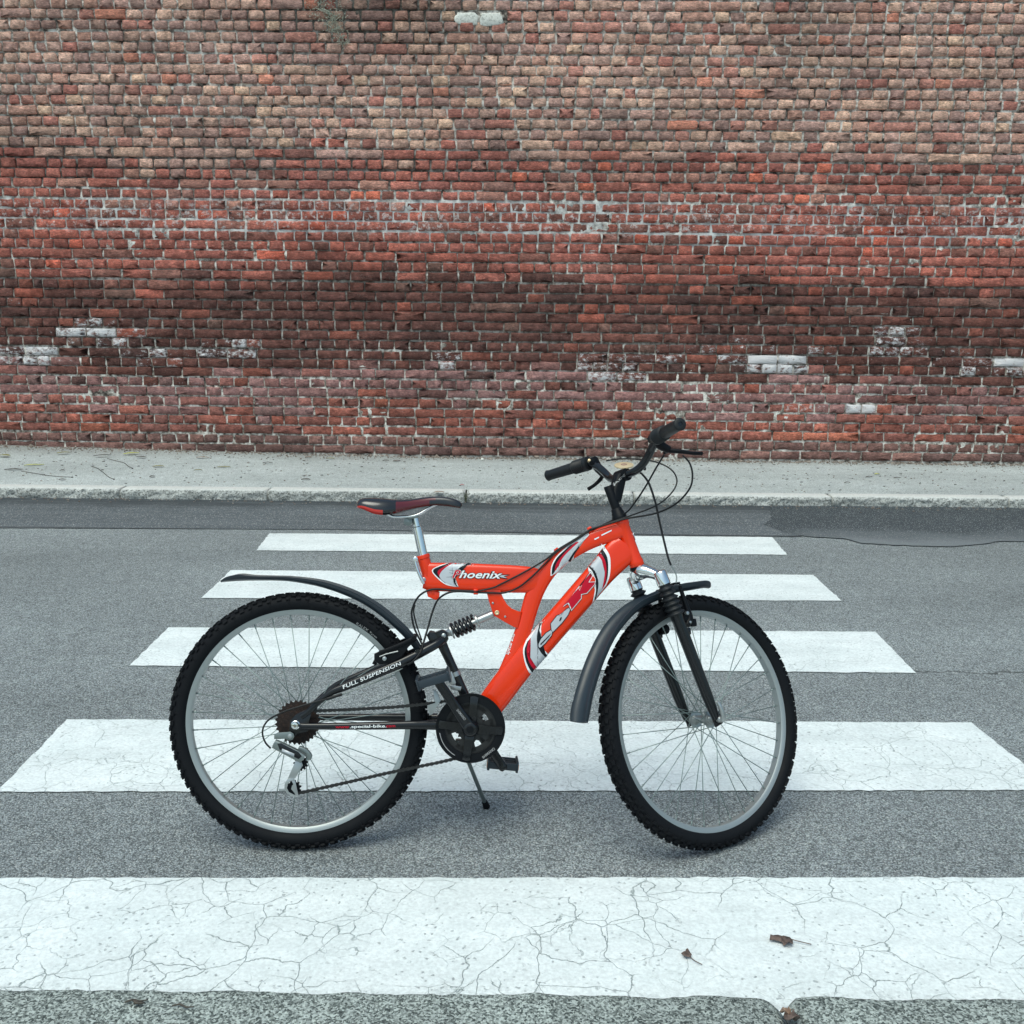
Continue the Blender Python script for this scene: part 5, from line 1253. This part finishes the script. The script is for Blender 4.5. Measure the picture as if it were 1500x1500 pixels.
# leaf litter wedged in the gap of the near kerb
for k, (u, v, sz, rt, lab) in enumerate([(1150, 1487, .012, .4, 'dry tan leaf wedged in the near kerb joint, left of a darker one'), (1160, 1494, .017, 1.9, 'crumpled dark brown leaf stuck in the near kerb joint')]):
    o = lobed(u, v, sz, [(1, 0), (.8, .5), (.2, .9), (-.5, .7), (-1, .2), (-.8, -.5), (-.2, -.8), (.6, -.7)], [(.8, 0, .004), (1.4, .3, .006)], M_tan if k == 0 else M_lb, lab, z=.115 + .004 * k, rot=rt, curl=.02)
for k, (x, y, an) in enumerate([(gp(200, 1468, .125).x, gp(200, 1468, .125).y, .1), (gp(268, 1476, .125).x, gp(268, 1476, .125).y, -.15)]):
    bm = BM(); tube(bm, [(-.022, 0, 0), (-.008, .004, .002), (.006, .0, .001), (.020, .005, 0)], [.0012, .002, .0016, .001], 6, smooth=3)
    if k == 0: tube(bm, [(-.008, .004, .002), (.002, -.006, .002), (.016, -.007, .002)], [.002, .003, .0015], 6, smooth=3)
    o = obj('twig', bm, M_ld); o.matrix_world = Matrix.Translation((x, y, NZ + .006)) @ Matrix.Rotation(an, 4, 'Z'); prop(o, ['forked black twig lying on the near kerb at the left', 'thin single twig right of the forked one on the near kerb'][k], 'twig')
# rubble and dust along the wall foot
bm = BM(); r = random.Random(9)
for i in range(2600):
    x = r.uniform(-6, 6); dd = abs(r.gauss(0, .07 if x > -1 else .11)) + .005; y = WY + WK * x - dd; z = pz(x, y); s = r.uniform(.002, .009) * (1.4 if dd < .08 else .8)
    if r.random() < .03: s *= 2
    M3 = Matrix.Rotation(r.uniform(0, 3), 3, V(r.random(), r.random(), r.random()).normalized()); box(bm, (x, y, z + s * .3), (s * 1.6, s * r.uniform(.8, 1.6), s), M3)
t = NT('rubble', .95); t.color(t.ramp(t.noise(60, 3), [(.35, (.14, .10, .08, 1)), (.6, (.33, .29, .25, 1)), (.75, (.46, .43, .40, 1))]))
o = obj('wall_rubble', bm, t.m, smooth=False); prop(o, 'brick crumbs and grit gathered along the foot of the wall', 'grit', kind='stuff')
# grit on the far pavement and gutter
bm = BM()
for i in range(500):
    x = r.uniform(-5, 5); y = r.uniform(7.55, 9.0); s = r.uniform(.002, .006); box(bm, (x, y, pz(x, y) + s * .3), (s * 2, s * 1.5, s))
for i in range(500):
    x = r.uniform(-5, 5); y = KY - abs(r.gauss(0, .07)) - .01; s = r.uniform(.002, .006); box(bm, (x, y, .009 + s * .3), (s * 2, s * 1.5, s))
o = obj('grit', bm, t.m, smooth=False); prop(o, 'loose grit scattered on the far pavement and in the gutter', 'grit', kind='stuff')
bm = BM()
for i in range(240):
    x = r.uniform(-5, 5); y = 7.55 + 1.5 * r.random() ** .8; s = r.uniform(.003, .008); an = r.uniform(-.5, .5)
    q = [V(-s * 1.6, 0, 0), V(-s * .4, -s * .6, .002), V(s * 1.4, -s * .2, .001), V(s * .8, s * .5, .003), V(-s * .5, s * .6, .001)]
    prism(bm, [V(x, y, pz(x, y) + .003) + Matrix.Rotation(an, 3, 'Z') @ v_ for v_ in q], (0, 0, s * .5))
o = obj('leaf_crumbs', bm, M_ld, smooth=False); prop(o, 'dark crumbs of dry leaf scattered over the far pavement', 'leaf litter', kind='stuff')
# weed at the kerb joint
bm = BM(); p = gp(684, 736, .01)
for k in range(9):
    a = r.uniform(0, 6.3); h = r.uniform(.06, .15); ln = r.uniform(.1, .35); tube(bm, [(0, 0, 0), (cos(a) * h * ln * .4, sin(a) * h * ln * .4, h * .5), (cos(a) * h * ln, sin(a) * h * ln, h)], [.0018, .0014, .0006], 5, smooth=3)
M_weed = leafmat('weed', (.05, .06, .03), (.13, .14, .07)); o = obj('weed', bm, M_weed); o.location = (jx[2], KY - .012, .004); prop(o, 'small dark weed sprouting from the kerb joint behind the saddle', 'plant')
# grey weed hanging on the wall at the top
M_dry = leafmat('dry_weed', (.20, .21, .16), (.62, .62, .52), .9)
bm = BM(); path = [(470, -30, .16), (478, -8, .15), (470, 12, .13), (492, 24, .09), (484, 34, .07), (494, 45, .06), (500, 58, .045), (504, 66, .03)]
root = None
for u, v, sp in path:
    s_, z_ = wp(u, v)
    for k in range(int(190 * sp / .1)):
        x = s_ + r.gauss(0, sp * .55); z = z_ + r.gauss(0, sp * .45); y = -abs(r.gauss(.01, .022)) - .004; L_ = r.uniform(.008, .018)
        M3 = Matrix.Rotation(r.uniform(0, 6.3), 3, V(r.uniform(-1, 1), r.uniform(-1, 1), r.uniform(-1, 1)).normalized())
        q = [M3 @ V(-L_ / 2, 0, 0), M3 @ V(0, -L_ * .28, .001), M3 @ V(L_ / 2, 0, .002), M3 @ V(0, L_ * .28, -.001)]
        bm.faces.new([bm.verts.new(V(x, y, z) + a) for a in q])
for k in range(40):
    i = r.randrange(len(path) - 1); a = wp(*path[i][:2]); b = wp(*path[i + 1][:2]); o1, o2 = r.gauss(0, .04), r.gauss(0, .03)
    tube(bm, [(a[0] + o1, -.01, a[1]), ((a[0] + b[0]) / 2 + o1, -.03, (a[1] + b[1]) / 2), (b[0] + o2, -.015, b[1])], .0016, 5)
s0, z0_ = wp(470, 0)
for v_ in bm.verts: v_.co = v_.co - V(s0, 0, z0_)
o = obj('wall_weed', bm, M_dry, smooth=False); o.matrix_world = wallM @ Matrix.Translation((s0, 0, z0_)); prop(o, 'dry grey green weed hanging down the top of the brick wall', 'plant')
